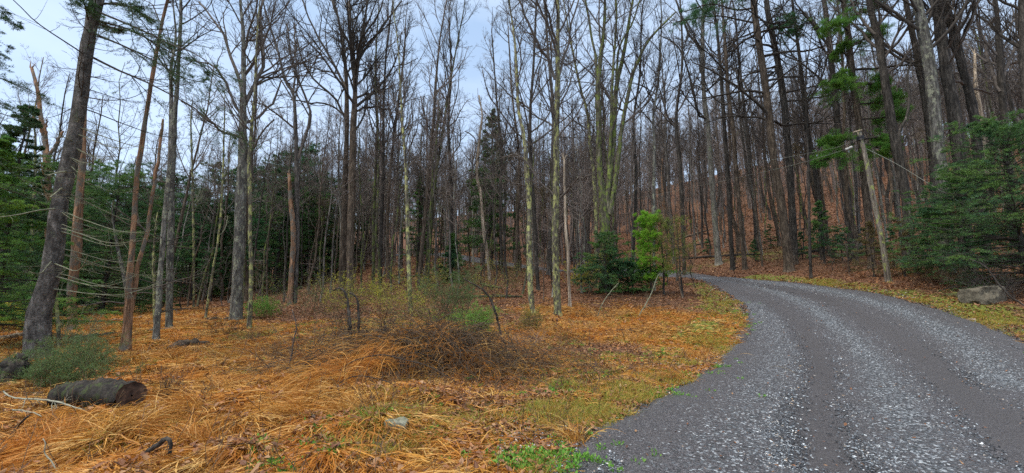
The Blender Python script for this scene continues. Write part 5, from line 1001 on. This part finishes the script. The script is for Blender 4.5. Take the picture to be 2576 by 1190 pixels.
stick('fallen_log', 'broken hollow log lying in the orange grass left of centre', [(425, 897, 20), (450, 885, 22), (485, 878, 20), (522, 872, 13)], None, 'brown', 'log', k=10)
stick('fallen_log', 'pale log lying at the far left edge of the clearing', [(-30, 862, 14), (30, 858, 15), (75, 850, 12)], None, 'snagp', 'log', k=9)
stick('fallen_log', 'dark log on the ground behind the spruce, before the orange trunk', [(180, 868, 12), (240, 855, 13), (300, 846, 10)], None, 'dark', 'log', k=9, side=3)
stick('fallen_log', 'thin pale log left of the forked orange snag', [(272, 814, 5), (310, 810, 6), (355, 806, 5)], None, 'snagp', 'log')
stick('fallen_log', 'log on the ground behind the big grey trunk', [(520, 812, 7), (570, 806, 8), (640, 800, 6)], None, 'brown', 'log')
stick('fallen_log', 'reddish log lying crosswise right of the forked orange snag', [(372, 842, 8), (400, 835, 9), (440, 832, 7)], None, 'snag', 'log')
stick('fallen_log', 'long dark log lying on the bank behind the road, left of the tall pine', [(1722, 652, 5), (1800, 648, 7), (1900, 643, 6)], None, 'dark', 'log')
stick('fallen_log', 'dark log on the hillside right of the tall pine', [(1995, 645, 6), (2050, 636, 8), (2110, 628, 5)], None, 'dark', 'log')
stick('fallen_log', 'log lying slantwise on the hillside above the bright pine', [(1700, 607, 4), (1745, 592, 5), (1790, 578, 4)], None, 'brown', 'log')
stick('fallen_log', 'dark log on the slope just right of the central tree', [(1425, 640, 5), (1470, 631, 6), (1515, 624, 5)], None, 'dark', 'log')
stick('fallen_log', 'pale log by the edge of the leaf slope beside the road', [(1415, 657, 3), (1440, 652, 4), (1480, 646, 3)], None, 'snagp', 'log')
for k in range(26):
    u, v = [(rng.uniform(1700, 2350), rng.uniform(545, 650)), (rng.uniform(880, 1350), rng.uniform(650, 760))][k % 3 == 2]; a = G(u, v); an = rng.normal(0, .35); Ln = rng.uniform(1.2, 4.5)
    if roadd(a[:1], a[1:2])[0] < 3: continue
    s_ = np.linspace(-.5, .5, 6)[:, None]; q = a[None, :2] + s_ * Ln * np.array([math.cos(an), math.sin(an)]); rr2 = rng.uniform(.05, .12); q = np.column_stack([q, [hm(*c) + rr2 * .8 for c in q]]); mb = MB(); o = q.mean(0)
    tubes(mb, q[None] - o, np.linspace(rr2, rr2 * .6, 6)[None], 8, .04); tag(link('fallen_log', mb.mesh('fallen_log', M[['dark', 'brown', 'moss'][k % 3]]), None, o), f'{["short dark", "weathered brown", "mossy"][k % 3]} log lying among leaves on the {"slope behind the centre" if k % 3 == 2 else "hillside right of the road"}', 'log', f'{["dark", "brown", "mossy"][k % 3]} logs on the slopes')
def rock(name, label, loc, sx, sy, sz, m, flat=.0, seed=0, rz=0., sub=4, rough=.22):
    import bmesh
    bm_ = bmesh.new(); bmesh.ops.create_icosphere(bm_, subdivisions=sub, radius=1)
    for v_ in bm_.verts:
        c = v_.co.copy(); n_1 = mnoise.noise((c.x * 1.1 + seed * 7, c.y * 1.1, c.z * 1.1)); n_2 = mnoise.noise(c * 3.1); n_3 = mnoise.noise(c * 8)
        c = c * (1 + rough * n_1 * 1.6 + rough * .5 * n_2 + .04 * n_3)
        c.x = max(-.82, min(.86, c.x)); c.y = max(-.8, min(.85, c.y)); c.z = min(c.z, .60 + .12 * c.x - .10 * c.y + .07 * n_2 + .03 * n_3)
        v_.co = (c.x * sx, c.y * sy, c.z * sz)
    me = bpy.data.meshes.new(name); bm_.to_mesh(me); bm_.free(); me.materials.append(m)
    for p_ in me.polygons: p_.use_smooth = False
    o = link(name, me, None, loc); o.rotation_euler = (0, 0, rz); return tag(o, label, 'rock')
ms = stone('mossy_boulder_stone', [(.3, (.045, .04, .03)), (.5, (.13, .115, .085)), (.7, (.25, .23, .17))], (.15, .16, .05), 1.12)
g = gpt(2500, 772); rock('boulder', 'large flat-topped mossy boulder on the bank across the road', (g[0] + .10, g[1] + .45, g[2] + .24), .70, .54, .64, ms, rz=.35, seed=2, rough=.38)
g = gpt(2432, 748); rock('boulder', 'small moss-covered rock just left of the large boulder', (g[0], g[1] + .2, g[2] + .02), .36, .3, .28, stone('moss_rock', [(.3, (.10, .10, .04)), (.7, (.24, .24, .10))], (.30, .32, .07), .8), seed=3)
gs = stone('pale_field_stone', [(.3, (.09, .10, .07)), (.5, (.21, .22, .16)), (.7, (.36, .36, .29))], (.30, .33, .18), 1.35)
g = gpt(992, 1115); g = (g[0], g[1], hm(g[0], g[1]) + .025); rock('field_stone', 'pale grey stone half sunk in grass in front of the brush heap', (g[0], g[1] + .05, g[2] + .04), .15, .11, .10, gs, seed=5)
g = gpt(1024, 1092); rock('field_stone', 'smaller pale stone touching the right end of the grey stone', (g[0], g[1] + .03, g[2] + .03), .09, .07, .08, gs, seed=8, rz=1)
g = gpt(2443, 808); rock('field_stone', 'small pinkish stone in litter beyond the road edge below the boulder', (g[0], g[1], g[2] + .02), .13, .09, .08, stone('pinkish_stone', [(.3, (.22, .15, .12)), (.7, (.48, .36, .30))]), seed=4)
stick('broken_stump', 'small stub of freshly broken orange wood in front of the right hemlock', [(2353, 592, 7), (2352, 578, 8), (2350, 566, 5)], 19.5, 'fresh', 'stump', k=7)
stick('fallen_branch', 'bare grey branch leaning down over the right side of the boulder', [(2576, 768, 4), (2545, 748, 4), (2520, 725, 4), (2495, 690, 3), (2470, 665, 3), (2440, 652, 2)], 13.6, tw='twig', side=7)

# ================================================================ utility pole and its wires
Yp = 20.5; t = thing('utility_pole', gpt(2235, 705, Yp), 'leaning weathered utility pole with greenish lichened top across the road', 'utility pole'); o = np.array(t.location)
p, r = pxline([(2236, 712, 17), (2232, 690, 16), (2217, 595, 14), (2202, 525, 13), (2183, 425, 12), (2170, 365, 11), (2160, 328, 10)], Yp); p[0, 2] = o[2] - .2; q, rd = seglen_resample(p, r, 26); mb = MB(); tubes(mb, q[None] - o, rd[None], 14, .01)
link('pole', mb.mesh('pole', bark('weathered_pole_wood', (.17, .145, .115), (.34, .30, .24), (.36, .40, .13), .54, vert=.1, lsc=5)), t)
blk, bb, N, L = mat('black_fitting'); bb.inputs['Base Color'].default_value = (.012, .012, .014, 1); bb.inputs['Roughness'].default_value = .5
mb = MB(); c0 = P(2166, 352, Yp); c1 = P(2163, 342, Yp); tubes(mb, np.array([[c0, c0 * .5 + c1 * .5, c1]]) - o, np.array([[.15, .165, .15]]), 12); link('clamp', mb.mesh('clamp', blk), t)
mb = MB(); e0, e1 = P(2146, 333, Yp - .1), P(2168, 327, Yp - .1); tubes(mb, np.array([[e0, (e0 + e1) / 2, e1]]) - o, np.full((1, 3), .035), 6); link('crossbar', mb.mesh('crossbar', M['snagp']), t)
por, bb, N, L = mat('white_porcelain'); bb.inputs['Base Color'].default_value = (.42, .42, .39, 1); bb.inputs['Roughness'].default_value = .25
for (u, v) in [(2140, 371), (2131, 375)]:
    mb = MB(); c = P(u, v, Yp); d = nrm(P(u - 8, v + 3, Yp) - c); s_ = np.linspace(-.09, .09, 7); tubes(mb, (c[None] + d[None] * s_[:, None])[None] - o, np.array([[.02, .07, .045, .075, .045, .065, .02]]), 12); link('insulator', mb.mesh('insulator', por), t)
wm, bb, N, L = mat('weathered_wire'); bb.inputs['Base Color'].default_value = (.26, .28, .24, 1); bb.inputs['Roughness'].default_value = .5
def wire(label, pts, r=.010):
    a = resamp([P(u, v, y) for u, v, y in pts], 24); o = a[0].copy(); mb = MB(); tubes(mb, a[None] - o, np.full((1, 24), r), 5); tag(link('power_wire', mb.mesh('power_wire', wm), None, o), label, 'wire')
wire('lower wire sagging left from the insulators of the utility pole', [(2137, 373, Yp), (2115, 380, 21.5), (2000, 414, 26), (1850, 448, 33), (1700, 480, 42), (1560, 508, 54)], .011)
wire('upper wire running left from the black clamp of the utility pole', [(2162, 350, Yp), (2125, 366, 21.5), (2000, 392, 26), (1850, 418, 33), (1700, 447, 42), (1560, 470, 54)], .009)
wire('guy wire slanting down right from the utility pole into the hemlock', [(2176, 372, Yp), (2260, 415, 19.5), (2350, 470, 18.2), (2500, 558, 16.5)], .009)
wire('faint thin wire crossing the sky behind the bare trees left of centre', [(520, 225, 45), (700, 300, 45), (830, 327, 45), (1000, 338, 45), (1250, 342, 45)], .012)
